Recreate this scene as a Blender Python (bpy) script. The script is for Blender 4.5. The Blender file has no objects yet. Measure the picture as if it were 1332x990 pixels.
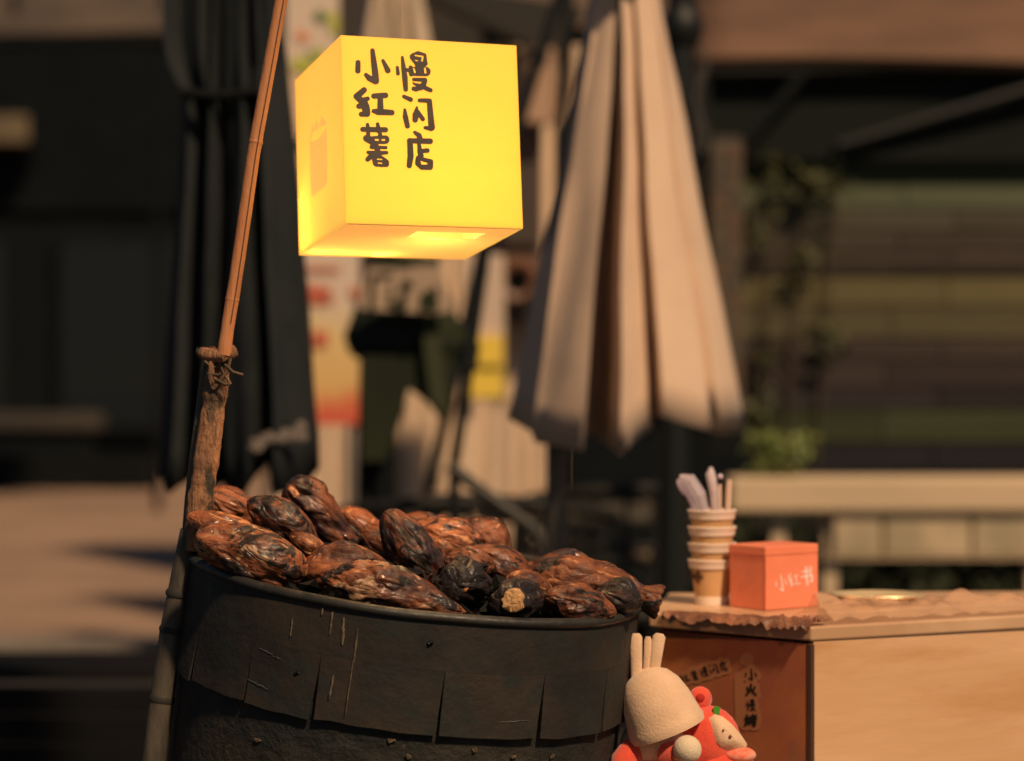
import bpy, bmesh, math, random
import numpy as np
from mathutils import Vector, Matrix, noise
R_ = math.radians
random.seed(7)
S = bpy.context.scene
COL = S.collection
F = 2960.0            # focal length in photo pixels (photo 1332 px wide)
CAMZ = 1.2

# ------------------------------------------------------------------ camera, world, sun, exposure
cd = bpy.data.cameras.new('camera')
cam = bpy.data.objects.new('camera', cd)
COL.objects.link(cam)
cam.location = (0, 0, CAMZ)
cam.rotation_euler = (R_(90), 0, 0)
cd.sensor_width = 36
cd.lens = 36 * F / 1332
cd.clip_start = 0.05
cd.clip_end = 400
cd.dof.use_dof = True
cd.dof.focus_distance = 2.87
cd.dof.aperture_fstop = 2.4
S.camera = cam

w = bpy.data.worlds.new('World')
S.world = w
w.use_nodes = True
wn = w.node_tree
sky = wn.nodes.new('ShaderNodeTexSky')
sky.sky_type = 'NISHITA'
sky.sun_disc = False
SUN_EL, SUN_AZ = 48.0, 149.0          # elevation; azimuth clockwise from +Y (the sun stands right of and behind the camera)
sky.sun_elevation = R_(SUN_EL)
sky.sun_rotation = R_(SUN_AZ)
bg = wn.nodes['Background']
wn.links.new(sky.outputs['Color'], bg.inputs['Color'])
bg.inputs['Strength'].default_value = 0.027      # night
sl = bpy.data.lights.new('sun', 'SUN')
sl.energy = 4.2
sl.color = (1.0, 0.70, 0.43)
sl.angle = R_(4)
sun = bpy.data.objects.new('sun', sl)
COL.objects.link(sun)
sd = Vector((math.sin(R_(SUN_AZ)) * math.cos(R_(SUN_EL)), math.cos(R_(SUN_AZ)) * math.cos(R_(SUN_EL)), math.sin(R_(SUN_EL))))
sun.rotation_euler = sd.to_track_quat('Z', 'Y').to_euler()
sun.location = (3, -3, 4)
S.view_settings.view_transform = 'Standard'
S.view_settings.look = 'None'
S.view_settings.exposure = 0
S.view_settings.gamma = 1
S.render.engine = 'CYCLES'
S.cycles.use_denoising = True
S.cycles.max_bounces = 8

# ------------------------------------------------------------------ helpers
def P(px, py, y):
    """world point at depth y that the photo shows at pixel (px, py)"""
    return Vector(((px - 666) / F * y, y, CAMZ - (py - 495) / F * y))

def on_plane(px, py, o, n):
    d = P(px, py, 1.0) - Vector((0, 0, CAMZ))
    c = Vector((0, 0, CAMZ))
    t = (o - c).dot(n) / d.dot(n)
    return c + d * t

def obj(name, vf, mat=None, parent=None, smooth=False, loc=None):
    v, f = vf[0], vf[1]
    me = bpy.data.meshes.new(name)
    me.from_pydata([tuple(a) for a in v], [], f)
    me.update()
    if smooth:
        me.polygons.foreach_set('use_smooth', [True] * len(me.polygons))
    if mat: me.materials.append(mat)
    o = bpy.data.objects.new(name, me)
    COL.objects.link(o)
    if parent: o.parent = parent
    if loc is not None: o.location = loc
    return o

def tag(o, label=None, cat=None, group=None, kind=None):
    if label: o['label'] = label
    if cat: o['category'] = cat
    if group: o['group'] = group
    if kind: o['kind'] = kind
    return o

def thing(name, label, cat, group=None, loc=(0, 0, 0), mat4=None):
    o = bpy.data.objects.new(name, None)
    o.empty_display_size = 0.05
    COL.objects.link(o)
    o.location = loc
    if mat4 is not None: o.matrix_world = mat4
    return tag(o, label, cat, group)

def fix_normals(o):
    bm = bmesh.new(); bm.from_mesh(o.data)
    bmesh.ops.recalc_face_normals(bm, faces=bm.faces)
    bm.to_mesh(o.data); bm.free()
    return o

def bevel(o, wd, seg=2):
    m = o.modifiers.new('bevel', 'BEVEL'); m.width = wd; m.segments = seg; m.limit_method = 'ANGLE'
    return o

class MB:
    def __init__(s): s.v = []; s.f = []
    def add(s, v, f):
        n = len(s.v); s.v += [Vector(a) for a in v]; s.f += [tuple(n + i for i in q) for q in f]; return s
    def box(s, a, b, M=None):
        x0, y0, z0 = a; x1, y1, z1 = b
        v = [Vector(q) for q in ((x0,y0,z0),(x1,y0,z0),(x1,y1,z0),(x0,y1,z0),(x0,y0,z1),(x1,y0,z1),(x1,y1,z1),(x0,y1,z1))]
        if M is not None: v = [M @ q for q in v]
        return s.add(v, [(3,2,1,0),(4,5,6,7),(0,1,5,4),(1,2,6,5),(2,3,7,6),(3,0,4,7)])
    def tube(s, pts, rad, seg=12, cap=True, squash=1.0):
        pts = [Vector(p) for p in pts]
        if not hasattr(rad, '__len__'): rad = [rad] * len(pts)
        v = []; f = []
        up = None
        for i, p in enumerate(pts):
            d = (pts[min(i + 1, len(pts) - 1)] - pts[max(i - 1, 0)]).normalized()
            if up is None:
                up = Vector((0, 1, 0)) if abs(d.y) < .9 else Vector((1, 0, 0))
            a = d.cross(up).normalized(); b = a.cross(d).normalized(); up = b
            for k in range(seg):
                t = 2 * math.pi * k / seg
                v.append(p + (a * math.cos(t) + b * math.sin(t) * squash) * rad[i])
        for i in range(len(pts) - 1):
            for k in range(seg):
                k2 = (k + 1) % seg
                f.append((i*seg+k, i*seg+k2, (i+1)*seg+k2, (i+1)*seg+k))
        if cap:
            f.append(tuple(range(seg))[::-1]); f.append(tuple((len(pts)-1)*seg + k for k in range(seg)))
        return s.add(v, f)
    def lathe(s, prof, seg=32, M=None, closed=False):
        v = []; f = []
        for r, z in prof:
            for k in range(seg):
                t = 2 * math.pi * k / seg
                q = Vector((r * math.cos(t), r * math.sin(t), z)); v.append(M @ q if M is not None else q)
        n = len(prof)
        for i in range(n if closed else n - 1):
            j = (i + 1) % n
            for k in range(seg):
                k2 = (k + 1) % seg
                f.append((i*seg+k, i*seg+k2, j*seg+k2, j*seg+k))
        return s.add(v, f)
    def rings(s, rs, closed=True, cap=False):
        m = len(rs[0]); v = [q for r in rs for q in r]; f = []
        for i in range(len(rs) - 1):
            for k in range(m if closed else m - 1):
                k2 = (k + 1) % m
                f.append((i*m+k, i*m+k2, (i+1)*m+k2, (i+1)*m+k))
        if cap:
            f.append(tuple(range(m))[::-1]); f.append(tuple((len(rs)-1)*m + k for k in range(m)))
        return s.add(v, f)
    def prism(s, pts, nvec):
        """closed polygon pts extruded by nvec"""
        pts = [Vector(p) for p in pts]; n = len(pts); nvec = Vector(nvec)
        return s.add(pts + [p + nvec for p in pts],
                     [tuple(range(n)), tuple(range(2*n-1, n-1, -1))] + [(k, k + n, (k+1) % n + n, (k+1) % n) for k in range(n)])
    @property
    def vf(s): return (s.v, s.f)
    def build(s, name, mat=None, parent=None, smooth=False):
        o = fix_normals(obj(name, (s.v, s.f), mat, parent, smooth))
        if smooth: o.data.set_sharp_from_angle(angle=R_(48))
        return o

def ball(c, r, M=None, seg=20, rings=12, sc=(1, 1, 1)):
    b = MB()
    rs = []
    for i in range(1, rings):
        t = math.pi * i / rings
        ring = []
        for k in range(seg):
            a = 2 * math.pi * k / seg
            ring.append(Vector((math.sin(t) * math.cos(a) * sc[0], math.sin(t) * math.sin(a) * sc[1], math.cos(t) * sc[2])) * r)
        rs.append(ring)
    b.rings(rs)
    n = len(b.v); b.v += [Vector((0, 0, r * sc[2])), Vector((0, 0, -r * sc[2]))]
    for k in range(seg):
        b.f.append((n, k, (k + 1) % seg)); b.f.append((n + 1, (rings - 2) * seg + (k + 1) % seg, (rings - 2) * seg + k))
    c = Vector(c)
    b.v = [((M @ q) if M is not None else q) + c for q in b.v]
    return b

# ---- materials
def pm(name, base, rough=.6, base2=None, scale=8.0, lo=.4, hi=.6, bump=0.0, bscale=40.0, metal=0.0, spec=.5, coat=0.0,
       third=None, tscale=20.0, tlo=.6, thi=.7, emit=None, estr=0.0, stretch=(1, 1, 1), rvar=0.0, sheen=0.0, detail=6.0):
    m = bpy.data.materials.new(name); m.use_nodes = True
    nt = m.node_tree; N = nt.nodes; L = nt.links
    b = N['Principled BSDF']
    b.inputs['Base Color'].default_value = (*base, 1)
    b.inputs['Roughness'].default_value = rough
    b.inputs['Metallic'].default_value = metal
    b.inputs['Specular IOR Level'].default_value = spec
    b.inputs['Coat Weight'].default_value = coat
    b.inputs['Coat Roughness'].default_value = 0.12
    b.inputs['Sheen Weight'].default_value = sheen
    tc = N.new('ShaderNodeTexCoord'); mp = N.new('ShaderNodeMapping'); mp.inputs['Scale'].default_value = stretch
    L.new(tc.outputs['Object'], mp.inputs['Vector'])
    oi = N.new('ShaderNodeObjectInfo'); ad = N.new('ShaderNodeVectorMath'); ad.operation = 'ADD'
    sc = N.new('ShaderNodeVectorMath'); sc.operation = 'SCALE'; sc.inputs[0].default_value = (31, 17, 23)
    L.new(oi.outputs['Random'], sc.inputs['Scale']); L.new(mp.outputs['Vector'], ad.inputs[0]); L.new(sc.outputs['Vector'], ad.inputs[1])
    vec = ad.outputs['Vector']
    def nz(s, d=detail):
        n = N.new('ShaderNodeTexNoise'); n.inputs['Scale'].default_value = s; n.inputs['Detail'].default_value = d
        n.inputs['Roughness'].default_value = .62
        L.new(vec, n.inputs['Vector']); return n
    def ramp(a, lo, hi):
        r = N.new('ShaderNodeMapRange'); r.inputs['From Min'].default_value = lo; r.inputs['From Max'].default_value = hi
        L.new(a, r.inputs['Value']); return r.outputs['Result']
    col = None
    if base2:
        n = nz(scale); mx = N.new('ShaderNodeMix'); mx.data_type = 'RGBA'
        mx.inputs['A'].default_value = (*base, 1); mx.inputs['B'].default_value = (*base2, 1)
        L.new(ramp(n.outputs['Fac'], lo, hi), mx.inputs['Factor']); col = mx.outputs['Result']
        if rvar:
            r = N.new('ShaderNodeMapRange'); r.inputs['To Min'].default_value = rough; r.inputs['To Max'].default_value = rough + rvar
            r.inputs['From Min'].default_value = .35; r.inputs['From Max'].default_value = .65
            n2 = nz(scale * 2.3); L.new(n2.outputs['Fac'], r.inputs['Value']); L.new(r.outputs['Result'], b.inputs['Roughness'])
    if third:
        n = nz(tscale); mx = N.new('ShaderNodeMix'); mx.data_type = 'RGBA'
        mx.inputs['A'].default_value = (*base, 1); mx.inputs['B'].default_value = (*third, 1)
        if col: L.new(col, mx.inputs['A'])
        L.new(ramp(n.outputs['Fac'], tlo, thi), mx.inputs['Factor']); col = mx.outputs['Result']
    if col: L.new(col, b.inputs['Base Color'])
    if bump:
        n = nz(bscale); bp = N.new('ShaderNodeBump'); bp.inputs['Strength'].default_value = bump; bp.inputs['Distance'].default_value = .01
        L.new(n.outputs['Fac'], bp.inputs['Height']); L.new(bp.outputs['Normal'], b.inputs['Normal'])
        if coat: L.new(bp.outputs['Normal'], b.inputs['Coat Normal'])
    if emit:
        b.inputs['Emission Color'].default_value = (*emit, 1); b.inputs['Emission Strength'].default_value = estr
    return m

def lantern_mat(name, col, tr, emit, estr):
    m = bpy.data.materials.new(name); m.use_nodes = True
    nt = m.node_tree; N = nt.nodes; L = nt.links; N.remove(N['Principled BSDF'])
    d = N.new('ShaderNodeBsdfDiffuse'); t = N.new('ShaderNodeBsdfTranslucent'); g = N.new('ShaderNodeBsdfGlossy')
    for q in (d, t): q.inputs['Color'].default_value = (*col, 1)
    t.inputs['Color'].default_value = (*tr, 1)
    g.inputs['Roughness'].default_value = .35; g.inputs['Color'].default_value = (.9, .9, .9, 1)
    mx = N.new('ShaderNodeMixShader'); mx.inputs['Fac'].default_value = .5
    L.new(d.outputs[0], mx.inputs[1]); L.new(t.outputs[0], mx.inputs[2])
    m2 = N.new('ShaderNodeMixShader'); m2.inputs['Fac'].default_value = .04
    L.new(mx.outputs[0], m2.inputs[1]); L.new(g.outputs[0], m2.inputs[2])
    e = N.new('ShaderNodeEmission'); e.inputs['Color'].default_value = (*emit, 1); e.inputs['Strength'].default_value = estr
    # faint cloudiness of the acrylic
    tc = N.new('ShaderNodeTexCoord'); n = N.new('ShaderNodeTexNoise'); n.inputs['Scale'].default_value = 9; n.inputs['Detail'].default_value = 3
    L.new(tc.outputs['Object'], n.inputs['Vector'])
    r = N.new('ShaderNodeMapRange'); r.inputs['To Min'].default_value = estr * .96; r.inputs['To Max'].default_value = estr * 1.04
    L.new(n.outputs['Fac'], r.inputs['Value']); L.new(r.outputs['Result'], e.inputs['Strength'])
    a = N.new('ShaderNodeAddShader'); L.new(m2.outputs[0], a.inputs[0]); L.new(e.outputs[0], a.inputs[1])
    L.new(a.outputs[0], N['Material Output'].inputs['Surface'])
    return m

# ---- glyph fields: union of tapering strokes, minus holes, contoured by marching squares
def seg_field(X, Y, st):
    d = np.full(X.shape, 1e9)
    if len(st) == 1: st = st + st
    for (x0, y0, r0), (x1, y1, r1) in zip(st[:-1], st[1:]):
        dx, dy = x1 - x0, y1 - y0; l2 = dx*dx + dy*dy + 1e-9
        t = np.clip(((X - x0) * dx + (Y - y0) * dy) / l2, 0, 1)
        d = np.minimum(d, np.hypot(X - x0 - t*dx, Y - y0 - t*dy) - (r0 + t * (r1 - r0)))
    return d

def poly_field(X, Y, pts):
    d = np.full(X.shape, 1e9); inside = np.zeros(X.shape, bool)
    n = len(pts)
    for i in range(n):
        (x0, y0), (x1, y1) = pts[i], pts[(i + 1) % n]
        dx, dy = x1 - x0, y1 - y0; l2 = dx*dx + dy*dy + 1e-9
        t = np.clip(((X - x0) * dx + (Y - y0) * dy) / l2, 0, 1)
        d = np.minimum(d, np.hypot(X - x0 - t*dx, Y - y0 - t*dy))
        c = ((y0 > Y) != (y1 > Y)) & (X < (x1 - x0) * (Y - y0) / (y1 - y0 + 1e-12) + x0)
        inside ^= c
    return np.where(inside, -d, d)

def contour(strokes, holes=(), polys=(), step=5.0, grow=0.0):
    allp = [p for s in strokes for p in s] + [(x, y, 0) for q in polys for x, y in q]
    pad = step * 2 + grow
    x0 = min(p[0] - p[2] for p in allp) - pad; x1 = max(p[0] + p[2] for p in allp) + pad
    y0 = min(p[1] - p[2] for p in allp) - pad; y1 = max(p[1] + p[2] for p in allp) + pad
    xs = np.arange(x0, x1 + step, step); ys = np.arange(y0, y1 + step, step)
    X, Y = np.meshgrid(xs, ys)
    D = np.full(X.shape, 1e9)
    for s in strokes: D = np.minimum(D, seg_field(X, Y, list(s)))
    for q in polys: D = np.minimum(D, poly_field(X, Y, q))
    D = D - grow
    if not grow:
        for h in holes: D = np.maximum(D, -seg_field(X, Y, list(h)))
    D = np.where(np.abs(D) < 1e-6, 1e-6, D)
    V = []; FF = []; vid = {}; eid = {}
    def gv(i, j):
        if (i, j) not in vid: vid[(i, j)] = len(V); V.append((xs[j], ys[i]))
        return vid[(i, j)]
    def ev(a, b):
        k = (a, b) if a < b else (b, a)
        if k not in eid:
            da, db = D[k[0]], D[k[1]]; t = da / (da - db)
            eid[k] = len(V)
            V.append((xs[k[0][1]] + t * (xs[k[1][1]] - xs[k[0][1]]), ys[k[0][0]] + t * (ys[k[1][0]] - ys[k[0][0]])))
        return eid[k]
    H, W = D.shape
    ins = D < 0
    cnt = ins[:-1, :-1].astype(int) + ins[1:, :-1] + ins[:-1, 1:] + ins[1:, 1:]
    for i, j in zip(*np.nonzero(cnt)):
        i = int(i); j = int(j)
        c = [(i, j), (i, j + 1), (i + 1, j + 1), (i + 1, j)]
        poly = []
        for k in range(4):
            a, b = c[k], c[(k + 1) % 4]
            if D[a] < 0: poly.append(gv(*a))
            if (D[a] < 0) != (D[b] < 0): poly.append(ev(a, b))
        if len(poly) >= 3: FF.append(tuple(poly))
    return V, FF

def plate(name, V, FF, fn, mat, parent, n=None, thick=0.0):
    pts = [fn(x, y) for x, y in V]
    o = obj(name, (pts, FF), mat, parent)
    return o

# characters (photo strokes in 11x zoom pixels, origin 455,60)
def dn(st, d=880): return [[(x, y + d, r) for x, y, r in s] for s in st]
G = {}
G['xiao'] = ([[(118,235,32),(115,355,34)], [(325,62,28),(340,200,36),(365,400,42),(372,500,42)], [(232,412,26),(280,460,38),(365,505,38)], [(475,210,22),(545,350,36)]], [])
G['hong'] = ([[(205,628,36),(100,720,42),(165,785,40)], [(175,785,38),(255,752,28)], [(190,790,50),(225,870,52),(240,950,48)], [(130,860,34),(230,850,34)], [(165,975,32),(250,970,38)],
              [(345,715,34),(510,705,36)], [(435,720,34),(438,880,40)], [(340,930,26),(400,940,42),(600,952,36)]], [])
G['man'] = ([[(752,160,18),(768,300,30),(788,450,36),(800,620,30)], [(680,305,20),(690,395,24)], [(800,335,20),(860,350,28)], [(870,300,22),(880,400,30)],
             [(905,150,42),(975,105,30),(1062,135,32),(1080,250,28)], [(900,160,38),(960,250,30),(1080,250,32)], [(930,170,38),(1040,185,40)], [(980,235,40),(1060,235,40)],
             [(910,362,58),(1090,365,60)], [(1000,270,60),(1020,310,60)],
             [(915,477,22),(1075,485,28)], [(1080,492,28),(1050,560,38),(1010,595,36)], [(918,530,18),(960,555,22),(1060,590,30),(1155,632,28)], [(915,610,28),(950,618,30),(1030,580,35)]],
            [[(935,133,9),(1045,150,11),(1035,210,11)], [(942,205,8),(966,210,9)], [(916,320,10),(932,375,12)], [(1075,318,12),(1082,378,14)], [(925,518,8),(1005,525,11)]])
G['shan'] = ([[(775,722,24),(870,765,30)], [(1000,778,26),(1060,778,28),(1140,785,32),(1148,900,36),(1165,1100,40),(1175,1165,40)], [(1078,1168,22),(1165,1180,34)]]
             + dn([[(787,30,18),(795,130,34),(825,265,32)], [(960,-5,14),(945,100,42),(935,175,36)], [(970,60,28),(1045,165,28)]]), [])
G['shu'] = (dn([[(185,312,32),(510,318,34)], [(253,243,22),(262,310,26),(265,400,26)], [(398,235,22),(412,310,28),(435,400,28)], [(240,440,44),(300,468,50),(505,460,56)],
                [(350,530,50),(385,640,52)], [(308,565,24),(515,572,22)], [(262,640,22),(400,650,30),(528,645,22)], [(350,650,40),(255,742,30)],
                [(375,740,52),(385,790,50),(450,812,36),(525,812,34)], [(440,725,38),(515,785,42)]]),
            dn([[(300,378,9),(400,378,9)], [(370,460,13),(402,462,14)], [(465,462,12),(495,462,13)], [(282,607,9),(345,607,9)], [(450,603,5),(530,603,5)], [(450,543,5),(530,543,5)], [(395,738,8),(458,742,8)], [(408,793,8),(458,797,8)]]))
G['dian'] = (dn([[(930,355,22),(990,400,34),(1005,440,34)], [(855,475,34),(1150,482,36)], [(860,480,36),(870,700,40),(850,830,34)], [(990,520,22),(1005,640,34),(1020,690,34)], [(1040,620,28),(1110,615,30)],
                 [(975,740,32),(975,800,36),(1030,855,32),(1150,850,38),(1155,775,34),(1060,745,26),(980,715,28)]]),
             dn([[(1035,798,15),(1085,798,16)]]))
# plain small characters in a 100-unit cell
GS = {}
def norm(key):
    st, ho = G[key]
    xs = [p[0] for s in st for p in s]; ys = [p[1] for s in st for p in s]
    x0, x1, y0, y1 = min(xs), max(xs), min(ys), max(ys); k = 84 / max(x1 - x0, y1 - y0)
    cx, cy = (x0 + x1) / 2, (y0 + y1) / 2
    return [[((x - cx) * k + 50, (y - cy) * k + 50, r * k * .62) for x, y, r in s] for s in st]
for k_ in G: GS[k_] = norm(k_)
r6 = 6
GS['huo'] = [[(50,10,r6),(48,50,r6),(15,90,r6)], [(48,50,r6),(88,90,r6)], [(22,35,r6),(28,55,r6)], [(80,30,r6),(68,52,r6)]]
GS['kao'] = [[(22,10,r6),(22,50,r6),(8,90,r6)], [(22,50,r6),(38,80,r6)], [(8,35,r6),(10,45,r6)], [(38,30,r6),(34,42,r6)], [(50,22,r6),(88,22,r6)], [(68,8,r6),(68,40,r6)], [(45,40,r6),(94,40,r6)], [(92,12,r6),(45,62,r6)], [(60,55,r6),(86,55,r6)], [(58,70,r6),(86,70,r6),(82,90,r6),(68,90,r6)]]
GS['book'] = [[(20,28,r6),(78,28,r6),(76,50,r6)], [(12,52,r6),(88,52,r6),(84,80,r6),(72,78,r6)], [(48,8,r6),(48,94,r6)], [(76,10,r6),(86,20,r6)]]
def text_field(seq):
    """seq: list of (key, x, y, size[, rot]) in pixels -> strokes"""
    out = []
    for key, x, y, s, *rt in seq:
        a = R_(rt[0]) if rt else 0
        for st in GS[key]:
            q = []
            for px, py, r in st:
                u, v = (px - 50) * s / 100, (py - 50) * s / 100
                q.append((x + u * math.cos(a) - v * math.sin(a), y + u * math.sin(a) + v * math.cos(a), r * s / 100))
            out.append(q)
    return out

# ================================================================== GROUND
M_asph = pm('asphalt', (.016, .016, .016), .85, (.026, .024, .022), 3.0, bump=.4, bscale=90)
M_pave = pm('paving', (.31, .205, .14), .8, (.25, .165, .115), 1.2, bump=.3, bscale=30, third=(.17, .115, .08), tscale=.5, tlo=.55, thi=.75)
tag(MB().add([(-150, -60, 0), (150, -60, 0), (150, 300, 0), (-150, 300, 0)], [(0, 1, 2, 3)]).build('ground', M_asph), kind='structure')
tag(MB().box((-30, 9.8, -.1), (-1.2, 27.5, .1)).build('pavement', M_pave), kind='structure')
kerb = MB()
for i in range(24):
    kerb.box((-30 + i * 1.2, 9.6, -.1), (-30 + i * 1.2 + 1.19, 9.797, .104))
tag(bevel(kerb.build('kerb', pm('kerb_stone', (.2, .17, .14), .8, (.14, .12, .1), 4)), .01), kind='structure')

# ================================================================== FAR LEFT: dark shopfront across the square
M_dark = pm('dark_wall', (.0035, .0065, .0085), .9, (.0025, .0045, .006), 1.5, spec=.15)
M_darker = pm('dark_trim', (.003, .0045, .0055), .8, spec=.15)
sf = thing('shopfront', 'wide dark closed shopfront far beyond the pavement at left', 'building')
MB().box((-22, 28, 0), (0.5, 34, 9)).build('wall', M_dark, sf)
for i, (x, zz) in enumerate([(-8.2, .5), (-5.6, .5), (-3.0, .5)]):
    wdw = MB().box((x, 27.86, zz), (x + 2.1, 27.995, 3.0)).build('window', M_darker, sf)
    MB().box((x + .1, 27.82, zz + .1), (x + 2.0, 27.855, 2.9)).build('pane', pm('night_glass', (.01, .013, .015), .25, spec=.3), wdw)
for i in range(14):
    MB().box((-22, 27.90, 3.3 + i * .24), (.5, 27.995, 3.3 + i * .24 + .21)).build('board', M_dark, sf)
# brown awning over the shopfront (top left of the photo)
M_aw = pm('brown_canvas', (.085, .06, .042), .9, (.05, .038, .028), .8)
aw = thing('awning', 'brown canvas awning of the dark shopfront in the top left corner', 'awning')
MB().rings([[P(-400, 50, 19), P(216, 40, 19)], [P(-400, 20, 19.8), P(216, 8, 19.8)], [P(-400, -80, 21.5), P(216, -90, 21.5)]], closed=False).build('canvas', M_aw, aw)
fr = MB()
for px in (-380, -180, 20, 212):
    fr.tube([P(px, 62, 19), P(px, -85, 21.4)], .03, 8)
fr.tube([P(-400, 62, 19), P(216, 52, 19)], .035, 8)
fr.build('frame', M_darker, aw)
for px in (-300, 205):
    a = P(px, 56, 19.02)
    MB().tube([(a.x, a.y, 0), (a.x, a.y, a.z)], .035, 10).build('post', M_darker, aw)
sg = thing('wall_sign', 'small ochre sign board on the dark shopfront at the left edge', 'sign')
bevel(MB().box(tuple(P(-40, 186, 27.3)), tuple(P(36, 150, 27.3) + Vector((0, .12, 0)))).build('board', pm('ochre_board', (.13, .10, .055), .8, (.1, .08, .05), 2), sg), .03)
MB().box(tuple(P(-44, 192, 27.44)), tuple(P(40, 144, 27.44) + Vector((0, .3, 0)))).build('frame', M_darker, sg)
lw = thing('low_wall', 'low dark garden wall with grey stone coping behind the pavement', 'wall')
a, b = P(-300, 545, 25.5), P(115, 545, 25.5)
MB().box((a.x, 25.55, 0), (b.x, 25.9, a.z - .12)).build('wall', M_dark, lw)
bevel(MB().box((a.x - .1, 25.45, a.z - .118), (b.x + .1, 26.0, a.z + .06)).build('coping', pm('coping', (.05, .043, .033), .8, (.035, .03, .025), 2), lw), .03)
lw2 = thing('hedge_trough', 'long black planter trough standing before the low dark wall', 'planter')
MB().box((P(-250, 0, 23).x, 22.7, .1), (P(200, 0, 23).x, 23.3, P(0, 592, 23).z)).build('trough', M_darker, lw2)
for px in (-200, -20, 160):
    MB().box((P(px, 0, 23).x - .1, 22.62, .1), (P(px, 0, 23).x + .1, 22.698, .3)).build('foot', M_darker, lw2)
# low dark bench, bottom left
bn = thing('slatted_bench', 'low black slatted bench in the bottom left corner', 'bench')
M_bn = pm('black_wood', (.0035, .0035, .004), .7, (.002, .002, .002), 5, spec=.2, bump=.2)
zt = P(0, 872, 6.4).z
for i in range(6):
    bevel(MB().box((P(-160, 0, 6).x, 6.4 + i * .075, zt - .03), (P(212, 0, 6).x, 6.4 + i * .075 + .072, zt)).build('slat', M_bn, bn), .004)
for i in range(4):
    bevel(MB().box((P(-158, 0, 6).x, 6.36, zt - .118 - i * .082), (P(208, 0, 6).x, 6.385, zt - .040 - i * .082)).build('slat', M_bn, bn), .004)
for px in (-150, 185):
    x = P(px, 0, 6).x
    MB().box((x, 6.39, 0), (x + .06, 6.8, zt - .032)).build('leg', M_bn, bn)

# ================================================================== MIDDLE BACKGROUND
M_shut = pm('pale_shutter', (.74, .57, .41), .6, (.62, .47, .34), 2.0, bump=.1, bscale=8)
sh = thing('corrugated_wall', 'pale ribbed metal wall panel lit behind the lantern', 'wall')
YW = 9.6
a, b = P(352, 660, YW), P(770, 60, YW)
MB().box((a.x, YW, 0), (b.x, YW + .12, b.z)).build('panel', M_shut, sh)
rib = obj('rib', MB().prism([(-.018, 0, 0), (-.010, -.03, 0), (.010, -.03, 0), (.018, 0, 0)], (0, 0, b.z)).vf, M_shut, sh)
fix_normals(rib)
nx = int((b.x - a.x) / .07)
for i in range(nx):
    r = rib if i == 0 else rib.copy()
    if i: COL.objects.link(r); r.parent = sh
    r.location = (a.x + .03 + i * .07, YW - .002, 0)
wl = thing('dark_house', 'dark plastered house wall rising behind the parasols', 'building')
MB().box((P(345, 0, 12).x, 12, 0), (P(940, 0, 12).x, 12.6, 3.6)).build('wall', pm('dark_plaster', (.05, .04, .032), .9, (.03, .026, .022), 1.2), wl)
MB().box((P(640, 0, 11.9).x, 11.9, P(0, 35, 11.9).z), (P(930, 0, 11.9).x, 11.995, 3.55)).build('panel', pm('tan_panel', (.16, .11, .08), .9), wl)
def boxpx(name, x0, y0, x1, y1, d, th, mat, parent=None):
    a, b = P(x0, y1, d), P(x1, y0, d)
    return MB().box((a.x, d, a.z), (b.x, d + th, b.z)).build(name, mat, parent)
bm_ = thing('roof_beam', 'dark slanting roof beam above the lantern at the top', 'beam')
MB().prism([P(548, -60, 9.3), P(548, -8, 9.3), P(706, 66, 9.3), P(730, 62, 9.3), P(760, 10, 9.3), P(640, -10, 9.3)], (0, .18, 0)).build('beam', pm('tarred_beam', (.018, .016, .013), .8), bm_)
MB().prism([P(690, 62, 9.25), P(722, 62, 9.25), P(720, 158, 9.25), P(682, 158, 9.25)], (0, .1, 0)).build('bracket', pm('tan_cloth', (.42, .27, .18), .9), bm_)
db = thing('brown_cabinet', 'reddish brown wooden wall cabinet beside the yellow notice', 'cabinet')
MB().box((P(650, 0, 9.4).x, 9.4, P(0, 418, 9.4).z), (P(706, 0, 9.4).x, 9.9, P(0, 160, 9.4).z)).build('body', pm('red_brown', (.17, .09, .06), .7, (.12, .065, .045), 3), db)
boxpx('door', 655, 205, 702, 318, 9.37, .028, pm('dark_brown', (.05, .035, .026), .7), db)
boxpx('drawer', 653, 402, 702, 415, 9.37, .028, pm('dark_brown2', (.07, .05, .04), .7), db)
vt = thing('round_vent', 'round brown ring vent with black centre above the yellow notice', 'vent')
c = P(673, 366, 9.3)
RM = Matrix.Translation(c) @ Matrix.Rotation(R_(90), 4, 'X')
MB().lathe([(.045, -.06), (.05, .02), (.075, .03), (.095, 0), (.095, -.06)], 32, RM).build('ring', pm('vent_ring', (.15, .07, .04), .5), vt, True)
MB().lathe([(.0005, -.01), (.045, -.012)], 32, RM).build('grille', M_darker, vt)
# yellow notice on pale board
nb = thing('notice_board', 'tall pale board carrying a bright yellow notice beside the black pole', 'sign')
bevel(boxpx('board', 604, 332, 656, 520, 9.0, .04, pm('cream_board', (.55, .43, .34), .7), nb), .01)
boxpx('yellow_sheet', 608, 437, 655, 517, 8.975, .023, pm('yellow_sheet', (.78, .56, .07), .6), nb)
V, FF = contour([[(623 + k * 6, 474 + (k % 2) * 4, 1.6), (626 + k * 6, 482 - (k % 2) * 3, 1.6)] for k in range(5)] + [[(620, 477, 1.2), (652, 478, 1.2)]], step=.8)
plate('lettering', V, FF, lambda x, y: P(x, y, 8.97), M_darker, nb)
for px in (610, 650):
    a = P(px, 0, 9.02); MB().box((a.x - .012, 9.042, 0), (a.x + .012, 9.07, P(0, 515, 9).z)).build('leg', M_shut, nb)

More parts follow.
